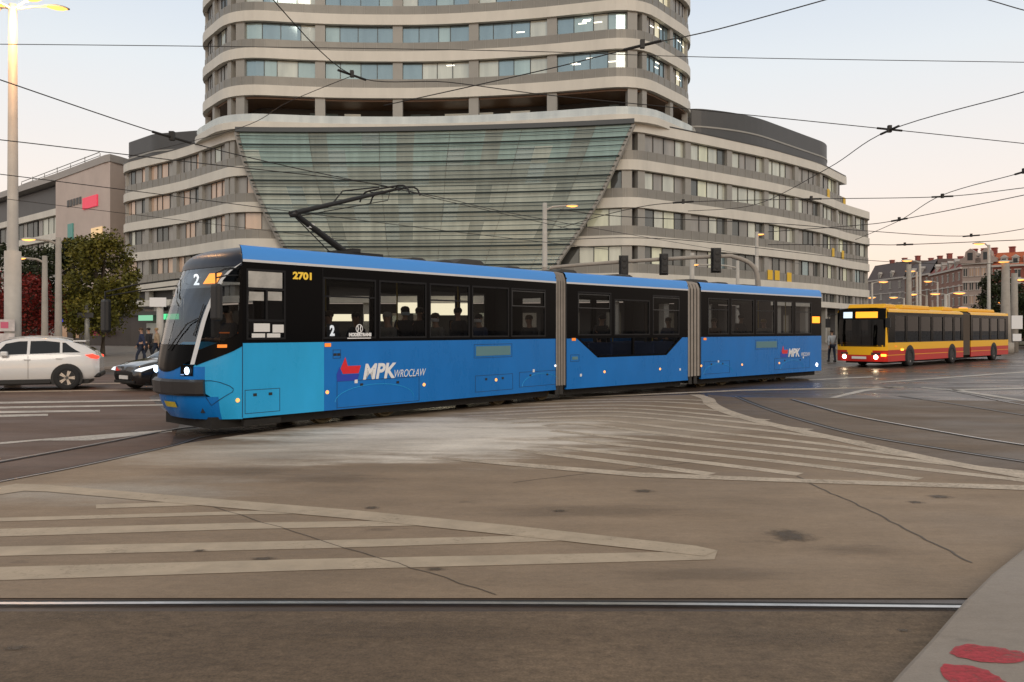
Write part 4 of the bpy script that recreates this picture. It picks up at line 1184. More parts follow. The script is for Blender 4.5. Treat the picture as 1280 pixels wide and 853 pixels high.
def arrow_logo(k, pxs, pys, sc):
    a = bodies[k]; x, z = U(k, pxs), Z(k, pxs, pys)
    b = MB(); b.add([(x + sc * p, -.006, z + sc * q) for p, q in ((.30, 1.0), (.42, .62), (1.10, .62), (.98, .30), (.18, .30), (.06, .52))], [(0, 1, 2, 3, 4, 5)])
    b.build('red_arrow', m_red, a)
    b = MB(); b.add([(x + sc * p, -.0055, z + sc * q) for p, q in ((.02, .60), (.14, .27), (1.02, .27), (.92, .0), (-.12, .0), (-.14, .30))], [(0, 1, 2, 3, 4, 5)])
    b.build('blue_arrow', m_dbl, a)
arrow_logo(0, 424, 477, .47)
side_text(2, 'MPK', 985, 446, .40, m_decal, shear=.22, bold=.014)
side_text(2, 'WROCŁAW', 1001, 445.5, .20, m_decal, shear=.3, sx=.6)
arrow_logo(2, 976.5, 447, .42)
# hatches, grilles, lamps
def hatch(k, p0, p1, z0, z1, name='service_hatch', grille=False):
    x0, x1 = U(k, p0), U(k, p1); b = MB(); w = .010
    for (p, q, r_, s_) in ((x0, x1, z0, z0 + w), (x0, x1, z1 - w, z1), (x0, x0 + w, z0 + w, z1 - w), (x1 - w, x1, z0 + w, z1 - w)): b.box(p, q, -.003, .0, r_, s_)
    o = b.build(name, m_line, bodies[k])
    if grille:
        b = MB(); b.box(x0 + .06, x1 - .06, -.008, -.002, z0 + .05, z1 - .05); b.build('grille', m_vent, o)
    else:
        for t in (.28, .72):
            b = MB(); xx = x0 + (x1 - x0) * t; b.box(xx - .035, xx + .035, -.006, -.001, z1 - .12, z1 - .07); b.build('latch', m_rub, o)
hatch(0, 306, 350, .38, .80); hatch(0, 421, 524, .34, .86); hatch(0, 592.5, 640, 1.20, 1.52, 'equipment_grille', True); hatch(0, 594, 641, .42, .80); hatch(0, 649, 697, .45, .82)
hatch(0, 416, 426, 1.30, 1.47); hatch(1, 713, 724, 1.02, 1.2, 'equipment_grille', True)
hatch(2, 944, 972, 1.18, 1.50, 'equipment_grille', True); hatch(2, 880, 912, .45, .85); hatch(2, 968, 1012, .45, .85)
b = MB(); b.box(-.006, .006, -.003, .004, .32, 1.62); b.build('panel_gap', m_line, B0)
b = MB(); b.box(U(0, 403) , U(0, 403) + .012, -.004, 0, 1.62, 3.04); b.build('panel_gap', m_frame, B0)
def arch(k, pc, r):
    x = U(k, pc); b = MB(); b.tube([(x + r * math.cos(a), -.003, .46 + .30 * math.sin(a)) for a in [math.pi * i / 16 for i in range(17)]], .006, 4)
    b.build('arch_line', m_lblue, bodies[k])
arch(0, 470, 1.0); arch(0, 677, .75); arch(2, 898, .8); arch(2, 990, .8)
def lamp(k, px, z, m, r=.035, name='marker_lamp'):
    b = MB(); b.lathe([(0, -.022), (r * .7, -.02), (r, -.01), (r * 1.05, 0)], (U(k, px), 0, z), 'Y', 12); b.build(name, m, bodies[k])
for k, px, py in ((0, 409, 490.5), (0, 530, 481), (0, 620, 475), (1, 755.5, 465), (1, 825, 461.5), (2, 876.5, 457.5), (2, 927.5, 456), (2, 974, 454)): lamp(k, px, Z(k, px, py), m_amber)
c = NS(-.93, .63, .02)
b = MB(); b.lathe([(0, -.022), (.03, -.018), (.038, 0)], c, 'Y', 12); b.build('marker_lamp', m_amber, B0)
lamp(0, 694, .93, m_wht, .03)
def refl(k, px, py):
    x, z = U(k, px), Z(k, px, py); b = MB(); b.box(x - .07, x + .07, -.015, 0, z - .035, z + .035); b.build('side_reflector', m_amberd, bodies[k], bevel=.005)
refl(0, 409.5, 431.5); refl(1, 717, 424.5); refl(2, 881, 424)
for k, px in ((0, 445), (0, 667), (1, 726), (1, 850), (2, 898), (2, 1004)):
    x = U(k, px); b = MB(); b.box(x - .035, x + .035, -.006, 0, .80 if k != 1 else .62, .87 if k != 1 else .69); b.build('warning_sticker', m_decal, bodies[k])
# number plate
b = MB(); npatch(b, [.50, .60], lambda z: -.16, lambda z: .10, 4, push=.02); pl = b.build('number_plate', mat('yellow plate', (.55, .42, .03), .5), B0)
# undercarriage and bogies
for k in range(3):
    L = frames[k][1]
    b = MB(); b.box(.1 if k else -.45, L - .1, .22, TW - .22, .14, .34); b.build('underframe', m_under, bodies[k])
def bogie(k, pa, pb):
    x0, x1 = U(k, pa), U(k, pb); b = MB(); b.box(x0 - .2, x1 + .2, .30, .38, .25, .42); b.box(x0 - .2, x1 + .2, TW - .38, TW - .30, .25, .42); b.box((x0 + x1) / 2 - .2, (x0 + x1) / 2 + .2, .3, TW - .3, .3, .5)
    o = b.build('bogie', m_under, bodies[k])
    for x in (x0, x1):
        for y in (.44, TW - .52):
            b = MB(); b.lathe([(0, 0), (.12, -.02), (.13, .0), (.24, .01), (.27, -.01), (.31, -.01), (.31, .08), (.34, .09), (.34, .115), (0, .115)], (x, y, .335), 'Y', 28); b.build('wheel', m_wheel, o)
bogie(0, 421, 499); bogie(0, 640, 694); bogie(2, 892, 918) ; bogie(2, 970, 992)
b = MB(); b.box(U(0, 306), U(0, 352), .02, .12, .17, .27); b.build('step', m_under, B0)
# bellows between sections
def bellows(k):
    a0, L, th = frames[k]; a1, L1, th1 = frames[k + 1]
    M0 = Matrix.Translation((a0.x, a0.y, 0)) @ Matrix.Rotation(th, 4, 'Z'); M1 = Matrix.Translation((a1.x, a1.y, 0)) @ Matrix.Rotation(th1, 4, 'Z')
    prof = [(.0, .42), (.0, 3.1), (.08, 3.28), (.3, 3.33), (TW - .3, 3.33), (TW - .08, 3.28), (TW, 3.1), (TW, .42)]
    n = 16; rows = []
    for i in range(n + 1):
        t = i / n; ins = .012 if i % 4 == 0 else (.012 if i % 4 == 2 else (-.03 if i % 4 == 1 else .06))
        row = []
        for (y, z) in prof:
            yy = y + ins if y < CY else y - ins; zz = z - (ins if z > 3 else 0)
            row.append((M0 @ Vector((L, yy, zz))).lerp(M1 @ Vector((0, yy, zz)), t) - Vector((-4.70, 13.95, 0)))
        rows.append(row)
    b = MB()
    for i in range(n): b.grid(rows[i:i + 2], 1 if i % 4 == 3 else 0)
    o = b.build('bellows', [m_bel, mat('bellows fold', (.07, .062, .055), .8)], tram, smooth=False)
    for t in (.3, .7):
        b = MB(); p = (M0 @ Vector((L, .08, 0))).lerp(M1 @ Vector((0, .08, 0)), t) - Vector((-4.70, 13.95, 0)); b.box(p.x - .05, p.x + .05, p.y - .05, p.y + .05, .18, .42); b.build('bellows_skirt', m_rub, o)
bellows(0); bellows(1)
# mirrors
def mirror(sg):
    b = MB(); r0 = NS(-.86 if sg < 0 else .8, 2.92, .02)
    if sg < 0: head = Vector((-.62, -.24, 2.28)); top = Vector((-.62, -.24, 2.80))
    else: head = Vector((-1.25, TW + .50, 2.08)); top = Vector((-1.25, TW + .50, 2.55)); r0 = NS(.5, 2.80, .02)
    b.tube([r0, r0.lerp(top, .6) + Vector((0, 0, .04)), top, head], .018, 6); b.tube([r0 - Vector((0, 0, .12)), r0.lerp(top, .5) - Vector((0, 0, .08)), top - Vector((0, 0, .08))], .014, 6)
    o = b.build('mirror_arm', m_rub, B0, smooth=True)
    b = MB(); b.box(head.x - .05, head.x + .07, head.y - .13, head.y + .13, head.z - .28, head.z + .34); b.build('mirror', m_rub, o, bevel=.05)
mirror(-1); mirror(1)
# wiper
b = MB(); b.tube([NS(-.05, 1.5, .05), NS(-.30, 1.95, .05), NS(-.44, 2.05, .04)], .012, 5); b.tube([NS(-.46, 2.3, .03), NS(-.42, 1.75, .03)], .010, 5); b.build('wiper', m_rub, B0)
# roof equipment
m_req = mat('roof equipment', (.05, .048, .045), .6, var=.2, scale=4)
for k, p0, p1, h, y0 in ((0, 470, 520, .14, .9), (0, 533, 560, .20, .7), (0, 566, 586, .18, .5), (0, 592, 628, .30, .6), (0, 655, 678, .20, .7), (1, 715, 742, .22, .6), (1, 790, 815, .2, .7), (2, 878, 905, .22, .6), (2, 912, 930, .16, .6), (2, 950, 972, .16, .8)):
    h *= .6; x0, x1 = U(k, p0), U(k, p1); b = MB(); b.sideprism([(x0, 3.35), (x1, 3.35), (x1, 3.36 + h * .6), (x1 - .12, 3.35 + h), (x0 + .25, 3.35 + h), (x0, 3.36 + h * .3)], y0, TW - y0); b.build('roof_equipment', m_req, bodies[k], bevel=.02)
# pantograph
pg = MB(); c = 1.15
xb_, xk, xh = 3.0, 1.82, 4.25; zb_, zk, zh = 3.52, 4.17, 4.98
pg.box(xb_ - .5, xb_ + .7, c - .45, c - .38, 3.40, 3.47); pg.box(xb_ - .5, xb_ + .7, c + .38, c + .45, 3.40, 3.47); pg.box(xb_ - .1, xb_ + .1, c - .45, c + .45, 3.44, 3.54)
for x in (-.45, .65):
    for y in (-.41, .41): pg.tube([(xb_ + x, c + y, 3.34), (xb_ + x, c + y, 3.42)], .05, 8)
pgo = pg.build('pantograph', m_rub, B0)
b = MB(); b.tube([(xb_, c, zb_), (xk, c, zk)], .075, 10, r1=.055); b.box(xk + .30, xk + .42, c - .05, c + .05, zk - .24, zk - .15, 1, None); b.build('lower_arm', [m_rub, m_white], pgo)
b = MB(); b.tube([(xb_ - .42, c - .1, 3.46), (xk - .06, c - .1, zk - .08)], .012, 6); b.build('control_rod', m_rub, pgo)
b = MB()
for s_ in (-1, 1): b.tube([(xk - .05, c + .12 * s_, zk + .02), (xh - .12, c + .26 * s_, zh - .05)], .05, 8, r1=.03)
b.tube([(xk, c - .14, zk), (xk, c + .14, zk)], .05, 8); b.tube([(xh - .12, c - .3, zh - .05), (xh - .12, c + .3, zh - .05)], .025, 6)
b.tube([(xk + .9, c, zk + .33), (xk + 1.15, c, zk + .62), (xh - .3, c, zh + .02)], .016, 5); b.build('upper_arm', m_rub, pgo)
b = MB(); b.tube([(xk + .1, c, zk - .02), (xh - .05, c, zh - .24), (xh + .02, c, zh - .02)], .010, 5); b.build('guide_rod', m_rub, pgo)
b = MB()
for dx in (-.16, .14):
    q = [(xh + dx, c + y, zh + z) for y, z in ((-.86, -.20), (-.78, -.06), (-.66, .0), (-.5, .02), (.5, .02), (.66, 0), (.78, -.06), (.86, -.20))]
    b.tube(q, .02, 6)
for y in (-.45, .45): b.tube([(xh - .2, c + y, zh - .02), (xh + .18, c + y, zh - .02)], .015, 5)
b.tube([(xh, c - .3, zh - .05), (xh, c - .5, zh)], .015, 5); b.tube([(xh, c + .3, zh - .05), (xh, c + .5, zh)], .015, 5)
b.build('collector_head', m_rub, pgo)
# interior
for k in range(3):
    L = frames[k][1]; x = 1.9 if k == 0 else .6; i = 0
    while x < L - .6:
        for y in (.12, TW - .95):
            b = MB(); b.box(x, x + .42, y, y + .82, .82, .90); b.box(x + .38, x + .46, y, y + .82, .86, 1.50); b.box(x + .1, x + .3, y + .3, y + .5, .46, .82)
            b.build('passenger_seat', m_seat, bodies[k], bevel=.02)
        if i % 2 == 0:
            b = MB(); b.tube([(x + .5, .95, .46), (x + .5, .95, 2.98)], .018, 6); b.build('grab_pole', m_pole, bodies[k])
        x += .95; i += 1
    b = MB(); b.box(.4 if k else 1.9, L - .3, 1.12, 1.28, 2.93, 2.975); b.build('ceiling_lamp', emis('dim interior lamp', (1, .88, .66), 2.4), bodies[k])
b = MB(); b.box(1.62, 1.66, .08, TW - .08, .46, 2.98); b.build('cab_partition', m_int, B0)
b = MB(); b.prism([(-.62, .6), (-.62, 1.55), (-.3, 1.85), (-.1, 1.7), (-.2, .5), (-.4, .4)], 1.25, 1.5); b.build('dashboard', m_int, B0, bevel=.03)
b = MB(); b.box(-.55, 1.6, .35, TW - .35, .42, .50); b.build('cab_floor', m_int, B0)
b = MB(); b.box(.55, .95, .55, 1.05, .95, 1.05); b.box(.92, 1.02, .55, 1.05, 1.0, 1.7); b.box(.65, .85, .7, .9, .5, .95); b.build('driver_seat', m_seat, B0, bevel=.03)
# ------------------------------------------------------------------ overhead wires
m_wire = mat('overhead wire', (.02, .018, .017), .6)
m_wins = mat('wire fitting', (.015, .014, .013), .6)
def wire(pts, label, r=.012, fit=(), sag=0):
    """pts = (px, py, z) ; fit = indices that carry an insulator"""
    q = [P3(*p) for p in pts]
    if len(q) > 2: q = catmull(q, 8)
    else:
        a, c = q; q = [a.lerp(c, i / 12) - Vector((0, 0, sag * 4 * (i / 12) * (1 - i / 12))) for i in range(13)]
    r *= .85; root = MB(); root.tube(q, r, 5); o = root.build('overhead_wire', m_wire)
    tag(o, label, 'wire', 'overhead tram wires above the junction')
    for i in fit:
        p = P3(*pts[i]); j = min(range(len(q)), key=lambda k: (q[k] - p).length); j2 = min(j + 1, len(q) - 1); j1 = j2 - 1
        d = (q[j2] - q[j1]).normalized(); b = MB(); b.tube([p - d * .35, p - d * .1, p + d * .1, p + d * .35], r * 2.4, 6); b.box(p.x - .04, p.x + .04, p.y - .04, p.y + .04, p.z - .05, p.z + .10)
        b.build('insulator', m_wins, o)
    return o
wire([(-60, 78, 5.5), (0, 100, 5.45), (215, 172, 5.1), (350, 206, 5.03), (470, 231, 5.02), (560, 249, 5.06), (700, 278, 5.2), (1000, 330, 5.5)], 'contact wire from the upper left corner down to the pantograph head', .011, (2,))
wire([(-60, 170, 5.2), (0, 175, 5.2), (230, 202, 5.1), (455, 228, 5.02), (560, 252, 5.1), (720, 288, 5.4)], 'contact wire joining the pantograph wire from the left', .011)
wire([(-60, 212, 5.4), (0, 218, 5.4), (230, 247, 5.3), (360, 264, 5.3), (560, 289, 5.3), (760, 312, 5.3)], 'lower contact wire crossing behind the pantograph knee', .012)
wire([(-60, 240, 5.6), (0, 248, 5.6), (230, 276, 5.5), (430, 300, 5.5)], 'faint wire just above the trees at left', .010)
wire([(-60, 55, 9), (245, 58, 9), (640, 64, 9), (900, 72, 9), (1340, 79, 9)], 'long level span wire across the tower', .012)
wire([(330, -12, 8), (440, 94, 7.6), (560, 103, 7.4), (684, 119, 7.2), (866, 137, 7.0), (1112, 162, 6.8), (1340, 186, 6.6)], 'sagging span wire from the top edge through two fittings to the right', .013, (1, 5))
wire([(440, 95, 7.6), (360, 128, 7.4), (300, 160, 7.2), (160, 196, 7)], 'thin wire dropping left from the upper fitting', .010)
wire([(1060, -8, 7.5), (900, 36, 7.2), (803, 57, 7.0), (704, 82, 6.9), (585, 109, 6.8), (480, 132, 6.7)], 'slanting wire from the top edge down across the tower', .013, (2,))
wire([(1340, 94, 6.6), (1280, 115, 6.6), (1112, 163, 6.5), (1034, 211, 6.4), (944, 256, 6.3), (860, 264, 6.3)], 'steep wire descending left from the right edge', .013, (2,))
wire([(1340, 193, 6.4), (1280, 215, 6.4), (1178, 244, 6.3), (1124, 276, 6.2), (1069, 300, 6.2)], 'second steep wire low at the right edge', .015, (1,))
wire([(1340, 229, 6.5), (1280, 235, 6.5), (1178, 246, 6.4), (1014, 249, 6.3), (854, 253, 6.2), (780, 263, 6.1), (700, 285, 6.0)], 'level wire reaching the office block from the right', .016, (2, 3, 4))
wire([(1340, 228, 6.2), (1280, 244, 6.2), (1124, 275, 6.0), (1069, 282, 6.0), (960, 290, 6.0)], 'wire fanning out from the low right fitting', .017, (2,))
wire([(700, 262, 6.1), (780, 271, 6.1), (975, 280, 6.1), (1085, 289, 6.1), (1214, 295, 6.1), (1340, 275, 6.1)], 'wire above the bus rising to the right edge', .018, (4,))
wire([(960, 306, 5.8), (1085, 306, 5.8), (1131, 306, 5.8), (1280, 300, 5.8), (1340, 298, 5.8)], 'lowest level wire over the tenement roofs', .02, (2,))
wire([(1180, -14, 8), (1235, 0, 8), (1280, 13, 8), (1340, 28, 8)], 'short wire cutting the top right corner', .012)
wire([(700, 300, 6), (850, 300, 6), (1090, 326, 6), (1230, 330, 6), (1340, 320, 6)], 'thin wire past the far street lamps', .02)

# ------------------------------------------------------------------ poles and lamps
m_poleg = mat('pale painted pole', (.46, .44, .40), .55, var=.1, scale=2)
m_conc_p = mat('concrete mast', (.34, .31, .27), .7, var=.15, scale=2)
m_lamp = emis('sodium lamp', (1, .36, .08), 3.2)
m_lamp2 = emis('sodium lamp bright', (1, .38, .08), 3.2)
def lamp_head(parent, p, d, L=.75, m=None, s=1.0):
    """luminaire: shallow shell with glowing bowl under it, d = direction along the arm"""
    d = Vector(d).normalized(); n = Vector((-d.y, d.x, 0)); b = MB()
    prof = [(-.5, .03, .03), (-.3, .10, .07), (0, .15, .10), (.3, .14, .08), (.5, .05, .03)]
    rows = []; 
    for (t, w, h) in prof:
        c = Vector(p) + d * t * L * s
        rows.append([c + n * w * s * math.cos(a) + Vector((0, 0, h * s * math.sin(a))) for a in [math.pi * k / 8 for k in range(9)]])
    b.grid(rows); o = b.build('lamp_head', m_poleg, parent, smooth=True, solid=.01)
    b = MB(); rows = []
    for (t, w, h) in prof[0:]:
        c = Vector(p) + d * t * .82 * L * s
        rows.append([c + n * w * .85 * s * math.cos(a) - Vector((0, 0, h * .8 * s * math.sin(a))) for a in [math.pi * k / 8 for k in range(9)]])
    b.grid(rows); b.build('lamp_bowl', m or m_lamp, o, smooth=True)
    return o
def lamp_post(px, D, ztop, heads, label, r=.11, m=None, name='street_lamp', cat='street lamp', group='lit street lamps', collar=True, hs=1.0):
    X = (px - 640) / F * D; root = empty(name, (X, D, 0)); tag(root, label, cat, group)
    b = MB(); b.tube([(0, 0, 0), (0, 0, ztop * .35), (0, 0, ztop)], r, 12, r1=r * .62)
    b.tube([(0, 0, 0), (0, 0, ztop * .12)], r * 1.35, 12); b.build('pole', m or m_poleg, root, smooth=True)
    for (hx, hz) in heads:
        dx = (hx - px) / F * D; z = H + (HY - hz) / F * D
        b = MB(); s_ = 1 if dx > 0 else -1
        b.tube([(0, 0, min(z - .25, ztop)), (dx * .3, 0, z - .06), (dx - s_ * .35 * hs, 0, z)], r * .32, 6); b.build('arm', m or m_poleg, root)
        lamp_head(root, (dx, 0, z), (s_, 0, 0), m=m_lamp, s=hs)
    return root
# tall lamp mast at the left edge
D = 26.0; X = (16 - 640) / F * D
root = empty('street_lamp', (X, D, 0)); tag(root, 'tall pale lamp mast with a cluster of glowing heads at the left edge', 'street lamp', 'lit street lamps')
b = MB(); zt = H + (HY - 6) / F * D
b.tube([(0, 0, 0), (0, 0, zt * .35), (0, 0, zt)], .22, 16, r1=.12); b.tube([(0, 0, 0), (0, 0, 4.4)], .245, 16); b.build('pole', m_poleg, root, smooth=True)
for (dx, dy, dz) in ((.95, -.4, .02), (1.15, .5, .10), (-.18, -.6, -.18), (-.9, .5, .05)):
    b = MB(); b.tube([(0, 0, zt - .15), (dx * .5, dy * .5, zt + dz * .6 - .02), (dx * .8, dy * .8, zt + dz)], .035, 6); b.build('arm', m_poleg, root)
    lamp_head(root, (dx, dy, zt + dz), (dx, dy, 0), m=m_lamp2, s=1.0)
for z, w in ((.9, .55), (1.35, .5), (1.8, .45)):
    b = MB(); b.box(-.25, .25, -.305, -.295, z, z + .38); b.build('sticker', mat('faded poster', (.55, .50, .48), .7, var=.3, scale=3), root)
b = MB(); b.box(-.2, .05, -.315, -.306, 1.9, 2.1); b.build('sticker', mat('pink sticker', (.6, .12, .2), .6), root)
lamp_post(73, 38, H + (HY - 297) / F * 38, [(36, 299.5)], 'concrete mast with glowing lamp beside the green tree', .19, m_conc_p)
lamp_post(56, 43, H + (HY - 320) / F * 43, [(25, 323)], 'shorter concrete mast with glowing lamp left of the green tree', .20, m_conc_p)
lamp_post(681, 45, H + (HY - 254) / F * 45, [(715, 257.5)], 'pale post with one glowing lamp in front of the glass front', .20, m_poleg)
lamp_post(946, 62, H + (HY - 290) / F * 62, [(950, 293)], 'post with glowing lamp before the right wing', .20, m_poleg)
lamp_post(922, 60, H + (HY - 326) / F * 60, [(868, 331)], 'lower post with glowing lamp before the right wing', .2, m_poleg)
for (px, D, hx, hy, lb_) in ((1150, 90, 1134, 326, 'lamp glowing highest above the bus front'), (1146, 100, 1138, 339, 'lamp glowing second highest above the bus front'), (1090, 105, 1104, 352.5, 'lamp glowing beside the end of the office block'),
        (1158, 85, 1140, 368, 'left of the two lamps just over the bus roof'), (1186, 95, 1169, 367.5, 'right of the two lamps just over the bus roof'), (1182, 70, 1199, 366.5, 'bright orange lamp over the bus roof before the pinkish house'),
        (1236, 75, 1224, 305, 'lamp glowing highest over the corner house'), (1257, 62, 1256, 327.5, 'lamp on the thick concrete mast right of the corner house'), (1292, 70, 1275, 349.5, 'lamp glowing at the right edge over the bus tail'),
        (1075, 120, 1089, 372, 'small lamp low beside the office block end'), (1215, 110, 1204, 385, 'low lamp glowing over the bus bellows'), (1265, 100, 1250, 378, 'low lamp glowing behind the bus tail'), (1172, 140, 1160, 352, 'distant lamp glowing before the brown tenement'),
        (1130, 130, 1117, 372, 'small distant lamp left of the bus roof')):
    lamp_post(px, D, H + (HY - hy) / F * D - .1, [(hx, hy)], lb_, .20 if px != 1257 else .42, m_conc_p if px in (1257, 1158) else m_poleg, hs=1.0 + D / 120)
# traffic signal gantry
D = 33.0
def at(px, py, D=33.0): return PD(px, py, D)
p0 = at(948, 352); root = empty('signal_gantry', (p0.x, D, 0)); tag(root, 'long curved grey signal gantry with hanging black traffic lights behind the tram roof', 'gantry')
def loc(v): return v - Vector((p0.x, D, 0))
b = MB(); arc_ = catmull([Vector((0, 0, 0)), Vector((0, 0, 2.6)), loc(at(947, 347)), loc(at(938, 330)), loc(at(918, 321.5)), loc(at(900, 320.5)), loc(at(800, 326)), loc(at(700, 333.5)), loc(at(688, 337))], 8)
b.tube(arc_, .11, 10, r1=.07); b.build('mast_arm', m_conc_p, root, smooth=True)
b = MB(); b.tube([loc(at(681, 431)), loc(at(681, 334))], .1, 10); b.build('mast_arm', m_conc_p, root)
def signal(root, c, s=1.0, face=-1):
    b = MB(); b.box(c.x - .18 * s, c.x + .18 * s, c.y - .1, c.y + .12, c.z - .55 * s, c.z + .55 * s)
    o = b.build('traffic_light', m_rub, root, bevel=.03)
    b = MB(); b.box(c.x - .25 * s, c.x + .25 * s, c.y + .12, c.y + .14, c.z - .60 * s, c.z + .60 * s); b.build('backboard', m_rub, o, bevel=.02)
    for j in range(3):
        b = MB(); b.lathe([(0, -.12), (.1 * s, -.115), (.12 * s, -.10)], (c.x, c.y, c.z + (.34 - .34 * j) * s), 'Y', 12); b.build('signal_lens', m_rub, o)
for px, py, s_ in ((779, 334, .78), (829, 331, .74), (894, 326, .86)): signal(root, loc(at(px, py)) + Vector((0, -.25, 0)), s_)
# banner pillar and small masts near the bus tail
def mast(px, D, z, r, label, m=m_conc_p, signs=()):
    X = (px - 640) / F * D; root = empty('catenary_mast', (X, D, 0)); tag(root, label, 'mast', 'masts around the junction')
    b = MB(); b.tube([(0, 0, 0), (0, 0, z)], r, 12, r1=r * .75); b.build('pole', m, root, smooth=True)
    for (z0, w, h, mm) in signs:
        b = MB(); b.box(-w, w, -r - .06, -r - .01, z0, z0 + h); b.build('sign_panel', mm, root)
    return root
mast(1268, 66, 6.5, .3, 'grey mast with pale notices right of the bus tail', m_conc_p, ((1.9, .45, 1.1, m_decal), (.9, .35, .6, m_decal)))
mast(200, 44, 3.6, .22, 'short pale post behind the black car', m_poleg, ((3.1, .45, .5, m_decal),))
mast(109, 50, 3.4, .18, 'thin post with blue sign under the green tree', m_spand, ((2.6, .5, .3, m_mull),))
mast(1136, 78, 8.2, .3, 'pale mast behind the bus roof hatch', m_conc_p)
mast(865, 58, 7.4, .22, 'pale mast in front of the right wing', m_poleg)

# ------------------------------------------------------------------ trees
def leafmat(name, c1, c2, c3):
    m = bpy.data.materials.new(name); m.use_nodes = True; nt = m.node_tree; b = nt.nodes['Principled BSDF']
    t = nt.nodes.new('ShaderNodeTexCoord'); n = nt.nodes.new('ShaderNodeTexNoise'); n.inputs['Scale'].default_value = 1.1; n.inputs['Detail'].default_value = 8; n.inputs['Roughness'].default_value = .8
    r = nt.nodes.new('ShaderNodeValToRGB'); e = r.color_ramp.elements; e[0].position = .35; e[0].color = (*c1, 1); e[1].position = .68; e[1].color = (*c3, 1); q = e.new(.5); q.color = (*c2, 1)
    nt.links.new(t.outputs['Object'], n.inputs['Vector']); nt.links.new(n.outputs[0], r.inputs[0]); nt.links.new(r.outputs[0], b.inputs['Base Color'])
    b.inputs['Roughness'].default_value = .6; b.inputs['Specular IOR Level'].default_value = .3
    return m
m_bark = mat('bark', (.07, .055, .04), .9, var=.3, scale=6, bump=.4, bscale=15)
L_GREEN = leafmat('autumn green leaves', (.04, .046, .008), (.11, .105, .014), (.22, .175, .025))
L_DARK = leafmat('dark green leaves', (.012, .018, .007), (.025, .034, .010), (.045, .05, .014))
L_RED = leafmat('dark red leaves', (.06, .006, .005), (.15, .012, .008), (.22, .025, .012))
def tree(px, D, base_z, h, w, leaves, label, n=3000, trunk=.22, crown_from=.28, seed=1, leaf=.22):
    rr = random.Random(seed); X = (px - 640) / F * D
    root = empty('broadleaf_tree', (X, D, 0)); tag(root, label, 'tree', 'street trees')
    b = MB(); b.tube([(0, 0, 0), (.08, 0, h * .25), (-.05, .1, h * .6), (0, 0, h * .85)], trunk, 8, r1=trunk * .3)
    cl = []
    for i in range(46):
        a = rr.uniform(0, 2 * math.pi); t = rr.uniform(crown_from + .06, .93)
        prof = math.sin(math.pi * min(1, (t - crown_from + .10) / (1.10 - crown_from))) ** .55
        rad = w * prof * rr.uniform(.35, .92); c = Vector((rad * math.cos(a), rad * math.sin(a), h * t)); cl.append((c, w * rr.uniform(.22, .42)))
    for (c, r_) in cl[:16]: b.tube([(0, 0, c.z * .62), (c.x * .5, c.y * .5, c.z * .85), c], trunk * .3, 5, r1=.02)
    b.build('trunk', m_bark, root)
    b = MB()
    for i in range(n):
        c, r_ = cl[rr.randrange(len(cl))]
        d = Vector((rr.gauss(0, 1), rr.gauss(0, 1), rr.gauss(0, .8))).normalized() * r_ * (rr.random() ** .4)
        p = c + d; s = leaf * rr.uniform(.5, 1.2)
        u = Vector((rr.gauss(0, 1), rr.gauss(0, 1), rr.gauss(0, .6))).normalized(); v = u.cross(Vector((rr.gauss(0, 1), rr.gauss(0, 1), rr.gauss(0, 1)))).normalized()
        b.add([p - u * s * .5, p + v * s * .32, p + u * s * .5, p - v * s * .32], [(0, 1, 2, 3)])
    b.build('crown', leaves, root)
tree(128, 52, 0, 8.0, 2.7, L_GREEN, 'round yellowish green tree behind the two cars', 15000, seed=3, leaf=.24, crown_from=.2)
tree(92, 60, 0, 9.0, 2.0, L_DARK, 'darker taller tree left behind the round green tree', 6000, seed=5, leaf=.28)
tree(48, 62, 0, 8.6, 2.4, L_DARK, 'dark tree behind the lamp masts at left', 6000, seed=8, leaf=.28, crown_from=.15)
tree(8, 58, 0, 8.2, 2.4, L_DARK, 'dark tree cut by the left edge', 6000, seed=9, leaf=.28, crown_from=.2)
tree(30, 50, 0, 5.4, 2.3, L_RED, 'low dark red tree at the left edge', 7000, seed=12, leaf=.2, crown_from=.08, trunk=.12)
tree(1244, 90, 0, 8.4, 2.2, L_DARK, 'dark tree before the orange roofed house', 5000, seed=15, leaf=.34, crown_from=.15)
tree(1272, 96, 0, 7.6, 2.2, L_DARK, 'dark tree at the right edge behind the mast', 5000, seed=16, leaf=.34, crown_from=.15)
tree(1290, 84, 0, 6.0, 2.0, L_DARK, 'low tree cut by the right edge', 4000, seed=18, leaf=.3, crown_from=.1)

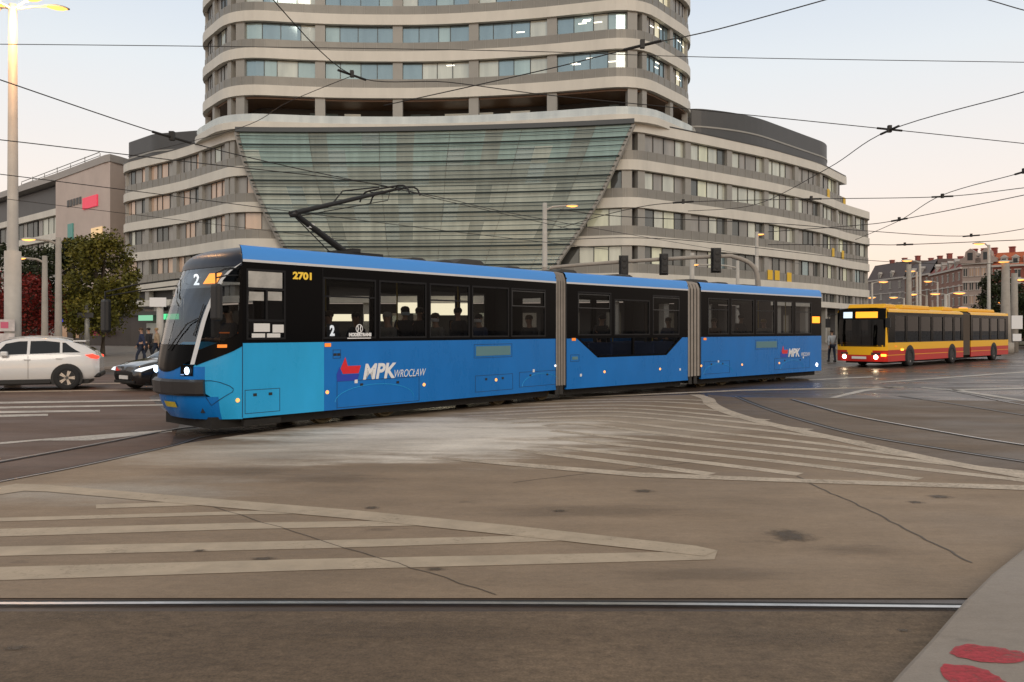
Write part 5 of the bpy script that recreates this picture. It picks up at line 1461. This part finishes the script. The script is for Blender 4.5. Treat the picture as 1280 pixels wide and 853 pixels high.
# ------------------------------------------------------------------ road vehicles
m_tyre = mat('tyre', (.018, .018, .018), .8)
m_rim = mat('alloy rim', (.55, .54, .52), .3, metal=.9)
m_cwhite = mat('white car paint', (.74, .74, .73), .25, coat=1)
m_cblack = mat('black car paint', (.010, .010, .011), .18, coat=1)
m_cgl = mat('dark car glass', (.012, .014, .016), .05, spec=.6)
m_tail = mat('red tail lamp', (.6, .02, .02), .2, emit=(1, .06, .03), es=1.6)
m_led = emis('white car lamp', (.95, .97, 1), 1.3)
m_plate = mat('white number plate', (.7, .7, .68), .5)
def wheel(parent, x, y, r, w, side, rim=True, name='wheel'):
    b = MB(); s_ = side
    b.lathe([(r * .62, s_ * w * .46), (r * .72, s_ * w * .5), (r * .95, s_ * w * .5), (r, s_ * w * .38), (r, -s_ * w * .4), (r * .9, -s_ * w * .5), (0, -s_ * w * .5)], (x, y, r), 'Y', 28)
    o = b.build('tyre' if False else name, m_tyre, parent, smooth=True)
    b = MB(); b.lathe([(r * .64, s_ * w * .42), (r * .60, s_ * w * .46), (r * .58, s_ * w * .34), (r * .2, s_ * w * .30), (r * .12, s_ * w * .42), (0, s_ * w * .42)], (x, y, r), 'Y', 28, 1)
    for k in range(5):
        for q in (-.13, .13):
            a = 2 * math.pi * k / 5 + q; d = Vector((math.cos(a), 0, math.sin(a))); n = Vector((-d.z, 0, d.x)) * r * .055; c = Vector((x, y + s_ * w * .40, r))
            b.add([c + d * r * .1 - n, c + d * r * .60 - n, c + d * r * .60 + n, c + d * r * .1 + n], [(0, 1, 2, 3)], 0)
    b.build('rim', [m_rim, mat('dark rim metal', (.10, .10, .10), .4, metal=.6)], o)  # silver spokes over a darker metal dish
def car(loc_, rz, paint, st_, label, name='parked_car', wheels=(.85, 3.55), r=.35, W=.92, win=None, lights='rear', plateless=False, group=None):
    """st_ stations: x, z_bottom, z_belt, z_top, half width at belt, half width at roof. x runs from the nose to the tail"""
    root = empty(name, loc_, rz); tag(root, label, 'car', group)
    def interp(x):
        for i in range(1, len(st_)):
            if x <= st_[i][0]:
                a, c = st_[i - 1], st_[i]; t = (x - a[0]) / (c[0] - a[0]); t = max(0, t); return [p + (q - p) * t for p, q in zip(a, c)]
        return list(st_[-1])
    def sect(x):
        _, zb, zt, zr_, wb, wr = interp(x)
        half = [(wb * .86, zb), (wb * .98, zb + .10), (wb * 1.0, (zb + zt) / 2 - .02), (wb * .985, zt - .10), (wb * .95, zt), (wr + (wb * .95 - wr) * .06, zt + (zr_ - zt) * .90), (wr * .88, zr_ - .005), (wr * .45, zr_ + .015), (0, zr_ + .02)]
        return half
    xs = []
    for i in range(1, len(st_)):
        for j in range(4): xs.append(st_[i - 1][0] + (st_[i][0] - st_[i - 1][0]) * j / 4)
    xs.append(st_[-1][0])
    rows = []
    for x in xs:
        h = sect(x); rows.append([(x, y, z) for y, z in h] + [(x, -y, z) for y, z in h[-2::-1]])
    b = MB(); b.grid(rows)
    for k in (0, -1): b.add(rows[k], [tuple(range(len(rows[k])))])
    b.build('body', paint, root, smooth=True)
    def surf(x, t, side, push=.008):
        _, zb, zt, zr_, wb, wr = interp(x); a = Vector((x, wb * .95, zt)); c = Vector((x, wr + (wb * .95 - wr) * .06, zt + (zr_ - zt) * .90)); p = a.lerp(c, t); p.y += push; p.y *= side; return p
    for side in (-1, 1):
        for (xa, xb, la, lb2) in win['side']:
            b = MB(); rows = []
            for j in range(9):
                k = j / 8
                rows.append([surf(xa + (xb - xa) * (k if t_ else k) + (la * (1 - k) + lb2 * k) * t_, .08 + .80 * t_, side) for t_ in (0, .33, .66, 1)])
            b.grid(rows); b.build('side_window', m_cgl, root, smooth=True)
        xw = 0
        for x in wheels:
            # dark wheel arch ring and wheel
            b = MB(); wb = interp(x)[4]
            pts = [(x + (r + .07) * math.cos(a), (r + .07) * math.sin(a) + r) for a in [math.pi * (-.15 + 1.3 * j / 16) for j in range(17)]]
            b.add([(p, side * (wb * 1.0 + .014), z) for p, z in pts], [tuple(range(17))]); b.build('wheel_arch', m_rub, root)
            wheel(root, x, side * (wb - .07), r, .22, side)
    b = MB(); L = st_[-1][0]
    b.box(.3, L - .3, -W + .12, W - .12, .17, .32); 
    b.build('underbody', m_rub, root)
    for side in (-1, 1):
        b = MB(); b.box(wheels[0] + r + .08, wheels[1] - r - .08, side * (W - .04) - .03, side * (W - .04) + .03, .22, .34); b.build('sill_trim', m_rub, root)
    for (xa, xb, za, zb2) in win['cross']:       # windscreens: run across the car
        b = MB(); rows = []
        for j in range(5):
            k = j / 4; x = xa + (xb - xa) * k; i_ = interp(x); z = i_[3] + .028; w = i_[5] * .84
            rows.append([(x - .006 * (1 if xb < xa else 1), w * q / 4, z - (.02 if abs(q) == 4 else 0)) for q in range(-4, 5)])
        b.grid(rows); b.build('windscreen', m_cgl, root, smooth=True)
    return root, interp, surf
# white SUV, nose towards the left, tail lamp visible
suv_st = [(0, .40, .70, .72, .62, .5), (.12, .28, .88, .93, .80, .66), (.6, .26, 1.00, 1.06, .90, .72), (1.15, .26, 1.04, 1.12, .92, .72), (1.75, .26, 1.06, 1.50, .93, .66), (2.2, .26, 1.07, 1.61, .93, .66),
          (2.9, .26, 1.09, 1.62, .93, .66), (3.45, .26, 1.12, 1.53, .92, .63), (3.95, .28, 1.13, 1.36, .89, .58), (4.25, .34, 1.10, 1.16, .85, .60), (4.38, .42, .92, .95, .78, .55)]
gx, gy = G(95, 488)
rz_suv = R(4)
root, ip, sf = car((-17.28, 24.15, 0), R(22), m_cwhite, suv_st, 'white sport utility car cut by the left edge with red tail lamp', 'suv', wheels=(.9, 3.50), r=.37,
    win=dict(side=[(1.55, 2.42, .30, .0), (2.50, 3.30, 0, -.02), (3.37, 3.86, -.02, -.42)], cross=[(1.2, 1.95, 0, 0), (4.08, 4.22, 0, 0)]))
for s_ in (-1, 1):
    b = MB(); pts = [(3.98, 1.10), (4.2, 1.13), (4.36, 1.05), (4.36, .98), (4.15, 1.0)]
    b.sideprism([(p, z - .03) for p, z in pts], s_ * .60, s_ * .885); b.build('tail_light', m_tail, root, bevel=.015)
    b = MB(); b.box(1.75, 1.95, s_ * .95 - .1, s_ * .95 + .1, 1.05, 1.20); b.build('wing_mirror', m_cwhite, root, bevel=.04)
    b = MB(); b.box(2.35, 2.52, s_ * .935 - .012, s_ * .935 + .012, .93, .96); b.box(3.2, 3.37, s_ * .935 - .012, s_ * .935 + .012, .95, .98); b.build('door_handle', m_cwhite, root)
    b = MB(); b.tube([(1.9, s_ * .60, 1.60), (2.5, s_ * .60, 1.65), (3.2, s_ * .58, 1.61), (3.5, s_ * .57, 1.54)], .018, 5); b.build('roof_rail', m_rim, root)
    b = MB(); b.box(1.6, 1.606, s_ * .932 - .004, s_ * .932 + .004, .36, 1.04); b.box(2.46, 2.466, s_ * .935 - .004, s_ * .935 + .004, .36, 1.06); b.build('door_gap', m_rub, root)
b = MB(); b.prism([(3.62, -.56), (3.98, -.50), (3.98, .50), (3.62, .56)], 1.47, 1.52); b.build('roof_spoiler', m_cwhite, root, bevel=.015)
b = MB(); b.box(4.20, 4.42, -.8, .8, .36, .52); b.build('rear_bumper', m_rub, root, bevel=.05)
# black hatchback facing left towards the camera, half hidden by the tram
hat_st = [(0, .34, .58, .60, .60, .48), (.10, .22, .70, .75, .76, .60), (.45, .20, .80, .86, .86, .68), (1.0, .20, .88, .95, .88, .68), (1.6, .20, .92, 1.28, .88, .60), (2.05, .20, .94, 1.42, .88, .60),
          (2.8, .20, .96, 1.44, .88, .60), (3.5, .22, .98, 1.34, .86, .56), (3.85, .28, .95, 1.02, .80, .55), (4.0, .36, .80, .82, .70, .5)]
bx_, by_ = G(156, 490)
root, ip, sf = car((-11.75, 24.2, 0), R(52), m_cblack, hat_st, 'black hatchback with bright headlight half hidden behind the tram nose', 'hatchback', wheels=(.78, 3.2), r=.32, W=.88,
    win=dict(side=[(1.35, 2.2, .35, 0), (2.28, 3.1, 0, -.05)], cross=[(1.05, 1.9, 0, 0)]))
for s_ in (-1, 1):
    b = MB(); b.sideprism([(.02, .62), (.10, .70), (.55, .80), (.50, .72), (.12, .60)], s_ * .60, s_ * .85); b.build('headlight', m_led, root, bevel=.01)
    b = MB(); b.box(1.45, 1.62, s_ * .92 - .09, s_ * .92 + .09, .93, 1.06); b.build('wing_mirror', m_cblack, root, bevel=.03)
b = MB(); b.box(-.012, .05, -.26, .26, .36, .47); b.build('number_plate', m_plate, root)
b = MB(); b.box(-.006, .04, -.45, .45, .50, .60); b.box(.0, .05, -.6, .6, .24, .32); b.build('grille', m_rub, root, bevel=.01)

# ------------------------------------------------------------------ articulated bus
m_by = mat('bus yellow', (.88, .47, .010), .4, spec=.3, coat=.05)
m_br = mat('bus red', (.50, .016, .010), .4, spec=.3, coat=.05)
m_bbl = mat('bus black band', (.005, .005, .005), .15, spec=.05)
m_bgl = glass('bus glass', (.09, .09, .09), 1.1)
m_worn = emis('warm bus display', (1, .36, .03), 1.9); m_bwd = emis('blue white bus display', (.75, .88, 1), 1.2)
m_fog = emis('warm headlamp', (1, .86, .55), 22); m_bind = emis('orange indicator', (1, .30, .03), 6)
bd = Vector((.74, .67)).normalized(); bth = math.atan2(bd.y, bd.x)
bus = empty('bus', (18.0, 38.4, 0), bth); tag(bus, 'yellow and red articulated city bus with lit display beside the tram tail', 'bus')
BW = 2.5
def bus_body(x0, x1, wheels_, wins, fnt=False, tail=False):
    L = x1 - x0
    b = MB(); r = .16
    prof = [(0, .30), (0, 2.60), (.05, 2.78), (.18, 2.86), (.5, 2.90), (BW - .5, 2.90), (BW - .18, 2.86), (BW - .05, 2.78), (BW, 2.60), (BW, .30)]
    def ring(x, ins=0): return [(x, y + (ins if y < 1.2 else -ins), z - (ins * .5 if z > 2 else 0)) for y, z in prof]
    # openings are cut by building the side in strips: red, yellow, glazed band
    shell = MB()
    for y0, y1 in ((0, .05), (BW - .05, BW)):
        shell.box(x0 + (.12 if fnt else 0), x1, y0, y1, .30, .86, 1); shell.box(x0 + (.12 if fnt else 0), x1, y0, y1, .86, 1.22, 0)
        shell.box(x0 + (.12 if fnt else 0), x1, y0, y1, 2.58, 2.70, 2)
    rows = [[(x, y, z) for x in (x0 + (.12 if fnt else 0), x1)] for (y, z) in ((0, 2.70), (.04, 2.80), (.2, 2.88), (.6, 2.92), (BW - .6, 2.92), (BW - .2, 2.88), (BW - .04, 2.80), (BW, 2.70))]
    shell.grid(rows, 0); shell.box(x0 + .1, x1 - .05, .06, BW - .06, .40, .46, 2)
    o = shell.build('bus_body', [m_by, m_br, m_bbl], bus)
    for y in (0, BW):
        s_ = -1 if y == 0 else 1
        b = MB(); b.box(x0, x1, y - .004 if s_ < 0 else y, y if s_ < 0 else y + .004, .60, .625); b.build('yellow_line', m_by, o)
        b = MB(); x = x0 + (.12 if fnt else 0)
        ya, yb = (0.002, .045) if y == 0 else (BW - .045, BW - .002)
        for (xa, xb) in wins:
            b.box(x, xa, ya, yb, 1.22, 2.58); x = xb
        b.box(x, x1, ya, yb, 1.22, 2.58); b.build('window_band', m_bbl, o)
        for (xa, xb) in wins:
            b = MB(); w = .03
            for (p, q, r_, t_) in ((xa, xb, 1.22, 1.26), (xa, xb, 2.52, 2.58), (xa, xa + w, 1.26, 2.52), (xb - w, xb, 1.26, 2.52)): b.box(p, q, ya - .004, yb + .004, r_, t_)
            f_ = b.build('window', m_frame, o); b = MB(); yy = (ya + yb) / 2; b.add([(xa, yy, 1.24), (xb, yy, 1.24), (xb, yy, 2.55), (xa, yy, 2.55)], [(0, 1, 2, 3)]); b.build('pane', m_bgl, f_)
        for xw in wheels_:
            b = MB(); pts = [(xw + .60 * math.cos(a), .48 + .60 * math.sin(a)) for a in [math.pi * (-.1 + 1.2 * j / 14) for j in range(15)]]
            yy = y + s_ * .006; b.add([(p, yy, max(.30, z)) for p, z in pts], [tuple(range(15))]); b.build('wheel_arch', m_rub, o)
            wheel(bus, xw, y - s_ * .12, .48, .30, s_)
    return o
ob = bus_body(0, 10.1, (2.7, 8.4), [(.9, 2.2), (2.4, 3.9), (4.1, 5.5), (5.7, 7.1), (7.3, 8.6), (8.8, 9.8)], fnt=True)
ot = bus_body(11.3, 17.9, (15.2,), [(11.6, 12.9), (13.1, 14.5), (14.7, 16.0), (16.2, 17.4)], tail=True)
# front face, slightly bowed
def bf(y, z): 
    t = (y / BW - .5) * 2; return Vector((.0 - .22 * (1 - t * t) + .12 * abs(t) ** 6 + max(0, z - 1.2) * .06, y, z))
def bpatch(y0, y1, z0, z1, push=0, n=12, nz=4): return [[bf(y0 + (y1 - y0) * j / n, z0 + (z1 - z0) * i / nz) + Vector((-push, 0, 0)) for j in range(n + 1)] for i in range(nz + 1)]
b = MB(); b.grid(bpatch(0, BW, .30, .62), 1); b.grid(bpatch(0, .62, .62, .84), 1); b.grid(bpatch(.62, BW - .62, .62, .84), 0); b.grid(bpatch(BW - .62, BW, .62, .84), 1); b.grid(bpatch(0, BW, .84, 1.10), 0)
b.grid(bpatch(.0, .10, 1.10, 2.9), 0); b.grid(bpatch(BW - .10, BW, 1.10, 2.9), 2); b.build('front_panel', [m_by, m_br, m_bbl], ob, smooth=True)
b = MB(); b.grid(bpatch(.10, BW - .10, 1.02, 2.34, .004)); b.build('windscreen', glass('bus windscreen', (.16, .16, .16), 1.2), ob, smooth=True)
b = MB(); b.grid(bpatch(.10, BW - .10, 2.34, 2.86, .004)); b.grid([[bf(BW * j / 12, 2.86) for j in range(13)], [Vector((.3, BW * j / 12, 2.91)) for j in range(13)]]); ds = b.build('display_housing', m_bbl, ob, smooth=True)
b = MB(); b.grid(bpatch(.42, 1.45, 2.42, 2.72, .02)); b.build('display_line', m_worn, ds)
b = MB(); b.grid(bpatch(1.62, 2.12, 2.42, 2.72, .02)); b.build('display_number', m_bwd, ds)
b = MB(); b.box(-.26, -.22, .9, 1.6, .42, .54); b.build('number_plate', m_plate, ob)
for y in (.36, .50, BW - .40):
    pass
for y in (.48, BW - .48):
    c = bf(y, .52) + Vector((-.03, 0, 0)); b = MB(); b.lathe([(0, -.03), (.07, -.02), (.10, .03)], c, 'X', 14); b.build('headlight', m_fog, ob)
    b = MB(); b.grid(bpatch(y - .2, y + .2, .62, .74, .01, 4, 1)); b.build('lamp_cover', mat('smoked lamp cover', (.08, .03, .03), .2), ob)
c = bf(.18, .60) + Vector((-.03, 0, 0)); b = MB(); b.box(c.x - .03, c.x + .02, .02, .26, .56, .66); b.build('indicator', m_bind, ob, bevel=.01)
b = MB(); b.box(1.6, 1.9, -.02, 0, .82, .90); b.build('indicator', m_bind, ob, bevel=.005)
b = MB(); b.box(.9, 1.1, -.02, .0, 1.0, 1.06); b.build('side_reflector', m_amberd, ob)
# mirrors
for (y, s_) in ((-.05, -1), (BW + .05, 1)):
    b = MB(); b.tube([(.1, y, 2.6), (-.25, y + s_ * .12, 2.62), (-.42, y + s_ * .18, 2.4)], .025, 6); b.box(-.48, -.38, y + s_ * .18 - .11, y + s_ * .18 + .11, 1.95, 2.4); b.build('mirror', m_rub, ob, bevel=.02)
b = MB(); b.box(1.0, .9 + .3, .1, 1.0, .46, 1.0); b.box(1.1, 1.2, .3, .8, 1.0, 1.6); b.build('driver_seat', m_seat, ob)
for i, (xa, xb) in enumerate(((.4, 2.0), (2.4, 6.3), (7.9, 9.6))):
    b = MB(); b.sideprism([(xa, 2.90), (xb, 2.90), (xb - .12, 3.10), (xa + .25, 3.12)], .35, BW - .35); b.build('roof_pod', m_by, ob, bevel=.05)
b = MB(); b.sideprism([(11.6, 2.90), (16.6, 2.90), (16.4, 3.08), (11.9, 3.10)], .35, BW - .35); b.build('roof_pod', m_by, ot, bevel=.05)
b = MB(); b.box(17.9, 18.0, .03, BW - .03, .30, .86, 1); b.box(17.9, 18.0, .03, BW - .03, .86, 2.86, 0); b.build('rear_panel', [m_by, m_br], ot, bevel=.03)
b = MB(); n = 12; rows = []
for i in range(n + 1):
    x = 10.1 + 1.2 * i / n; ins = .02 if i % 2 else .10
    rows.append([(x, ins, .40), (x, ins, 2.75 - ins), (x, .2, 2.86 - ins), (x, BW - .2, 2.86 - ins), (x, BW - ins, 2.75 - ins), (x, BW - ins, .40)])
b.grid(rows); b.build('bellows', mat('bus bellows', (.09, .07, .055), .8), bus)
b = MB(); b.box(.4, 17.6, .3, BW - .3, .2, .34); b.build('underframe', m_under, bus)
for x in [1.5 + i * 1.1 for i in range(14)]:
    for y in (.15, 1.5):
        if 9.6 < x < 11.8: continue
        b = MB(); b.box(x, x + .4, y, y + .8, .80, .88); b.box(x + .36, x + .44, y, y + .8, .85, 1.5); b.build('passenger_seat', m_seat, bus)

# ------------------------------------------------------------------ people
m_skin = mat('skin', (.42, .25, .17), .55)
m_skin2 = mat('skin tan', (.33, .19, .12), .55)
def person(loc_, rz, pose, jacket, trousers, skin, hair, label, s=1.0, mask=False, bag=None):
    """joints in a local frame, x forward; one skinned body with clothes grown over it"""
    root = empty('person', loc_, rz); tag(root, label, 'person')
    sit = pose == 'sit'; walk = pose == 'walk'
    hz = .50 if sit else .95
    J = {}
    J['pel'] = Vector((0, 0, hz)); J['bel'] = J['pel'] + Vector((.0, 0, .16)); J['che'] = J['pel'] + Vector((.0, 0, .40)); J['nk0'] = J['pel'] + Vector((-.01, 0, .54)); J['nk'] = J['pel'] + Vector((.01, 0, .61)); J['hd0'] = J['pel'] + Vector((.02, 0, .67)); 
    J['hd1'] = J['pel'] + Vector((.03, 0, .75)); J['hd2'] = J['pel'] + Vector((.02, 0, .83))
    for sd_, n_ in ((1, 'L'), (-1, 'R')):
        J['sh' + n_] = J['pel'] + Vector((-.01, .18 * sd_, .50))
        sw = (.16 * sd_ if walk else 0)
        if sit: J['el' + n_] = J['sh' + n_] + Vector((.10, .05 * sd_, -.26)); J['wr' + n_] = J['el' + n_] + Vector((.22, -.05 * sd_, .02))
        else: J['el' + n_] = J['sh' + n_] + Vector((-sw * .7, .05 * sd_, -.28)); J['wr' + n_] = J['el' + n_] + Vector((.06 - sw * .5, 0, -.25))
        J['hn' + n_] = J['wr' + n_] + (J['wr' + n_] - J['el' + n_]).normalized() * .09
        J['hp' + n_] = J['pel'] + Vector((0, .095 * sd_, -.03))
        if sit: J['kn' + n_] = J['hp' + n_] + Vector((.42, .03 * sd_, .02)); J['an' + n_] = J['kn' + n_] + Vector((.04, 0, -.42))
        else: J['kn' + n_] = J['hp' + n_] + Vector((.04 + sw, 0, -.44)); J['an' + n_] = J['kn' + n_] + Vector((-.03 + sw * .4, 0, -.42))
        J['to' + n_] = J['an' + n_] + Vector((.17, .02 * sd_, -.035)); J['an' + n_].z = max(J['an' + n_].z, .06); J['to' + n_].z = max(.03, J['to' + n_].z)
    RAD = dict(pel=.135, bel=.125, che=.15, nk0=.08, nk=.055, hd0=.062, hd1=.092, hd2=.075, sh=.07, el=.045, wr=.03, hn=.035, hp=.10, kn=.06, an=.04, to=.036)
    def skin_mesh(name, chain, m, grow=0, parent=root):
        names = []; edges = []
        for a, c in chain:
            for q in (a, c):
                if q not in names: names.append(q)
            edges.append((names.index(a), names.index(c)))
        me = bpy.data.meshes.new(name); me.from_pydata([J[n] * s for n in names], edges, []); me.materials.append(m)
        o = bpy.data.objects.new(name, me); col.objects.link(o); o.parent = parent
        md = o.modifiers.new('skin', 'SKIN'); md.use_smooth_shade = True
        if not me.skin_vertices: me.skin_vertices.new(name='')
        for i, n in enumerate(names):
            k = n.rstrip('LR') if n[-1] in 'LR' else n; r_ = (RAD[k] + grow) * s
            me.skin_vertices[0].data[i].radius = (r_ * (1.25 if k in ('pel', 'bel', 'che') else 1), r_ * (.85 if k in ('pel', 'bel', 'che') else 1))
            me.skin_vertices[0].data[i].use_root = (i == 0)
        sb = o.modifiers.new('sub', 'SUBSURF'); sb.levels = 1; sb.render_levels = 1
        return o
    body = skin_mesh('body', [('pel', 'bel'), ('bel', 'che'), ('che', 'nk0'), ('nk0', 'nk'), ('nk', 'hd0'), ('hd0', 'hd1'), ('hd1', 'hd2')] + [p for n in 'LR' for p in (('che', 'sh' + n), ('sh' + n, 'el' + n), ('el' + n, 'wr' + n), ('wr' + n, 'hn' + n), ('pel', 'hp' + n), ('hp' + n, 'kn' + n), ('kn' + n, 'an' + n), ('an' + n, 'to' + n))], skin)
    skin_mesh('jacket', [('pel', 'bel'), ('bel', 'che'), ('che', 'nk0')] + [p for n in 'LR' for p in (('che', 'sh' + n), ('sh' + n, 'el' + n), ('el' + n, 'wr' + n))], jacket, .018)
    skin_mesh('trousers', [('pel', 'hpL'), ('pel', 'hpR')] + [p for n in 'LR' for p in (('hp' + n, 'kn' + n), ('kn' + n, 'an' + n))], trousers, .012)
    hc = J['hd1'] * s
    b = MB(); b.lathe([(0, -.02), (.085, -.01), (.105, .03), (.10, .07), (.07, .11), (0, .125)], hc + Vector((-.012, 0, 0)), 'Z', 14); b.build('hair', hair, root, smooth=True)
    b = MB(); b.add([hc + Vector(v) for v in ((.085, -.018, -.03), (.085, .018, -.03), (.115, 0, -.035), (.088, 0, .01))], [(0, 1, 2), (0, 2, 3), (1, 3, 2)]); b.build('nose', skin, root)
    b = MB()
    for sd_ in (-1, 1):
        b.box(hc.x + .078, hc.x + .090, hc.y + sd_ * .034 - .012, hc.y + sd_ * .034 + .012, hc.z - .002, hc.z + .008)
        eo = MB(); eo.box(hc.x - .02, hc.x + .02, hc.y + sd_ * .095 - .01, hc.y + sd_ * .095 + .01, hc.z - .035, hc.z + .02); eo.build('ear', skin, root, bevel=.008)
    b.box(hc.x + .076, hc.x + .086, hc.y - .022, hc.y + .022, hc.z - .065, hc.z - .058); b.build('face_features', m_rub, root)
    if mask:
        b = MB(); b.lathe([(.088, -.085), (.102, -.055), (.100, -.012)], hc + Vector((.006, 0, 0)), 'Z', 14); b.build('face_mask', mask, root, smooth=True)
    for n in 'LR':
        h0 = J['wr' + n] * s; d = (J['hn' + n] - J['wr' + n]).normalized()
        b = MB()
        for k in range(5): 
            off_ = Vector((0, (k - 1.5) * .017, 0)); p = J['hn' + n] * s + off_
            if k == 4: p = J['wr' + n] * s + d * .04 + Vector((.02, -.02 if n == 'L' else .02, 0)); b.tube([p, p + d * .03 + Vector((.025, 0, 0)), p + d * .055 + Vector((.03, 0, 0))], .009, 5); continue
            Lf = (.065, .075, .07, .055)[k]; b.tube([p, p + d * Lf * .55, p + d * Lf * .85 + Vector((.018, 0, -.008))], .0085, 5)
        b.build('fingers', skin, root)
    if not sit or True:
        for n in 'LR':
            a = J['an' + n] * s; b = MB(); b.box(a.x - .08, a.x + .20, a.y - .048, a.y + .048, max(0, a.z - .065), max(0, a.z - .065) + .09); b.build('shoe', m_rub, root, bevel=.03)
    return root
def cloth(nm, c): return mat(nm, c, .85, var=.15, scale=8)
c_dark = cloth('charcoal coat', (.018, .018, .022)); c_grey = cloth('grey hoodie', (.14, .13, .12)); c_navy = cloth('navy coat', (.02, .03, .07)); c_brown = cloth('brown jacket', (.08, .045, .025))
c_jeans = cloth('dark jeans', (.02, .028, .05)); c_orange = cloth('navy jacket driver', (.03, .03, .04)); c_or = mat('orange reflective band', (.85, .20, .03), .6, emit=(1, .2, .03), es=.25)
h_dark = mat('dark hair', (.02, .014, .01), .7); h_brown = mat('brown hair', (.07, .04, .02), .7); h_grey = mat('grey hair', (.25, .24, .22), .7); h_bl = mat('blond hair', (.30, .20, .09), .7)
k_mask = mat('pale face mask', (.42, .50, .56), .8); k_maskw = mat('white face mask', (.6, .6, .6), .8)
def in_tram(k, px, ylat, z=.46):
    """floor point in a section: window column px seen at side, ylat metres in from the near side"""
    a, L, th = frames[k]; r = (px - 640) / F
    d = Vector((math.cos(th), math.sin(th))); n = Vector((-math.sin(th), math.cos(th))); o = a + n * ylat
    u = (r * o.y - o.x) / (d.x - r * d.y); p = o + d * u; return (p.x, p.y, z)
T0, T1, T2 = [f[2] for f in frames]
dr = person(in_tram(0, 287, .8, .92), T0 + math.pi, 'sit', c_orange, c_jeans, m_skin2, h_dark, 'tram driver in dark jacket with orange bands seated in the cab', 1.0)
b = MB()
for z, r_ in ((.78, .178), (.88, .19)): b.lathe([(r_ * .92, -.012), (r_, -.01), (r_, .01), (r_ * .92, .012)], (0, 0, z), 'Z', 20)
for o_ in (b.build('orange_band', c_or, dr),): o_.scale = (.9, 1.12, 1)
PAS = [(0, 412, .6, 'sit', c_brown, h_brown, m_skin, False, 'passenger with brown jacket behind the white number card', .65),
       (0, 446, 1.2, 'sit', c_dark, h_dark, m_skin2, False, 'dark coated passenger above the round white emblem', .70),
       (0, 485, .5, 'sit', c_grey, h_grey, m_skin, False, 'grey clad seated passenger with bag strap in the second passenger window', .62),
       (0, 506, .8, 'stand', c_dark, h_dark, m_skin, k_mask, 'dark coated passenger with pale blue mask left of the bright window', .0),
       (0, 524, 1.1, 'stand', c_dark, h_dark, m_skin2, False, 'dark silhouette beside the window pillar', .0),
       (0, 545, .5, 'sit', c_grey, h_brown, m_skin, k_maskw, 'passenger in grey hoodie with white mask', .72),
       (0, 573, .6, 'stand', c_dark, h_dark, m_skin, False, 'broad shouldered passenger in black coat in the third window', .0),
       (0, 599, .6, 'sit', c_navy, h_dark, m_skin, k_maskw, 'passenger with white mask and navy coat by the fourth window', .7),
       (0, 662, .7, 'sit', c_dark, h_brown, m_skin, False, 'passenger leaning by the last window of the first section', .7),
       (1, 752, .6, 'stand', c_dark, h_dark, m_skin, False, 'standing passenger with dark backpack in the middle section', .0),
       (1, 836, .7, 'sit', c_navy, h_brown, m_skin, False, 'seated passenger at the rear of the middle section', .55),
       (2, 893, .6, 'sit', c_brown, h_brown, m_skin, False, 'passenger in brown in the first window of the last section', .7),
       (2, 926, .6, 'stand', c_dark, h_dark, m_skin2, False, 'standing dark figure in the last section', .0),
       (2, 955, .6, 'sit', c_grey, h_bl, m_skin, False, 'fair haired passenger in the last section', .7)]
for (k, px, yl, pose, jk, hr, sk, mk, lb_, lift) in PAS:
    th = (T0, T1, T2)[k]; z = .46 if pose == 'stand' else .46 + (lift - .30 if lift else 0)
    zz = .36 if k == 1 and pose == 'stand' else z
    if pose == 'sit': zz = .40 
    person(in_tram(k, px, yl + .1, (zz + .1) if pose == 'stand' else .72), th + (math.pi if px % 2 else -math.pi / 2 - .3 if pose == 'stand' else math.pi), pose, jk, c_jeans, sk, hr, lb_, 1.0 if pose == 'stand' else 1.12, mask=mk)
def walker(px, D, rz, jk, tr, sk, hr, label, z=.0, pose='walk'): return person(((px - 640) / F * D, D, z), rz, pose, jk, tr, sk, hr, label)
walker(177, 39, R(200), c_navy, c_jeans, m_skin, h_brown, 'pedestrian in navy walking behind the black car', .13)
walker(186, 41.5, R(170), c_dark, c_dark, m_skin, h_dark, 'pedestrian in dark clothes right of the navy walker', .13)
walker(196, 43, R(190), cloth('beige coat', (.35, .26, .17)), c_jeans, m_skin, h_bl, 'pedestrian in beige coat next to the short pale post', .13)
walker(1040, 46, R(90), cloth('pale jacket', (.42, .45, .47)), c_jeans, m_skin, h_dark, 'pedestrian in pale jacket between tram tail and bus')

# amber display and tail lamp at the rear end of the last section, warm pool of light by the tall lamp mast
b = MB(); b.box(U(2, 1015), U(2, 1024), -.03, -.002, Z(2, 1020, 404), Z(2, 1020, 396)); b.build('rear_display', m_disp, B2, bevel=.01)
lamp(2, 1021, Z(2, 1021, 456), emis('bright tail marker', (1, .95, .85), 8), .06, 'tail_lamp')
pl_ = bpy.data.lights.new('mast_lamp_light', 'POINT'); pl_.specular_factor = 0; pl_.energy = 480; pl_.color = (1, .5, .2); pl_.shadow_soft_size = .15
po = bpy.data.objects.new('mast_lamp_light', pl_); col.objects.link(po); po.location = ((16 - 640) / F * 26 + .5, 25.3, H + (HY - 6) / F * 26 - .35)
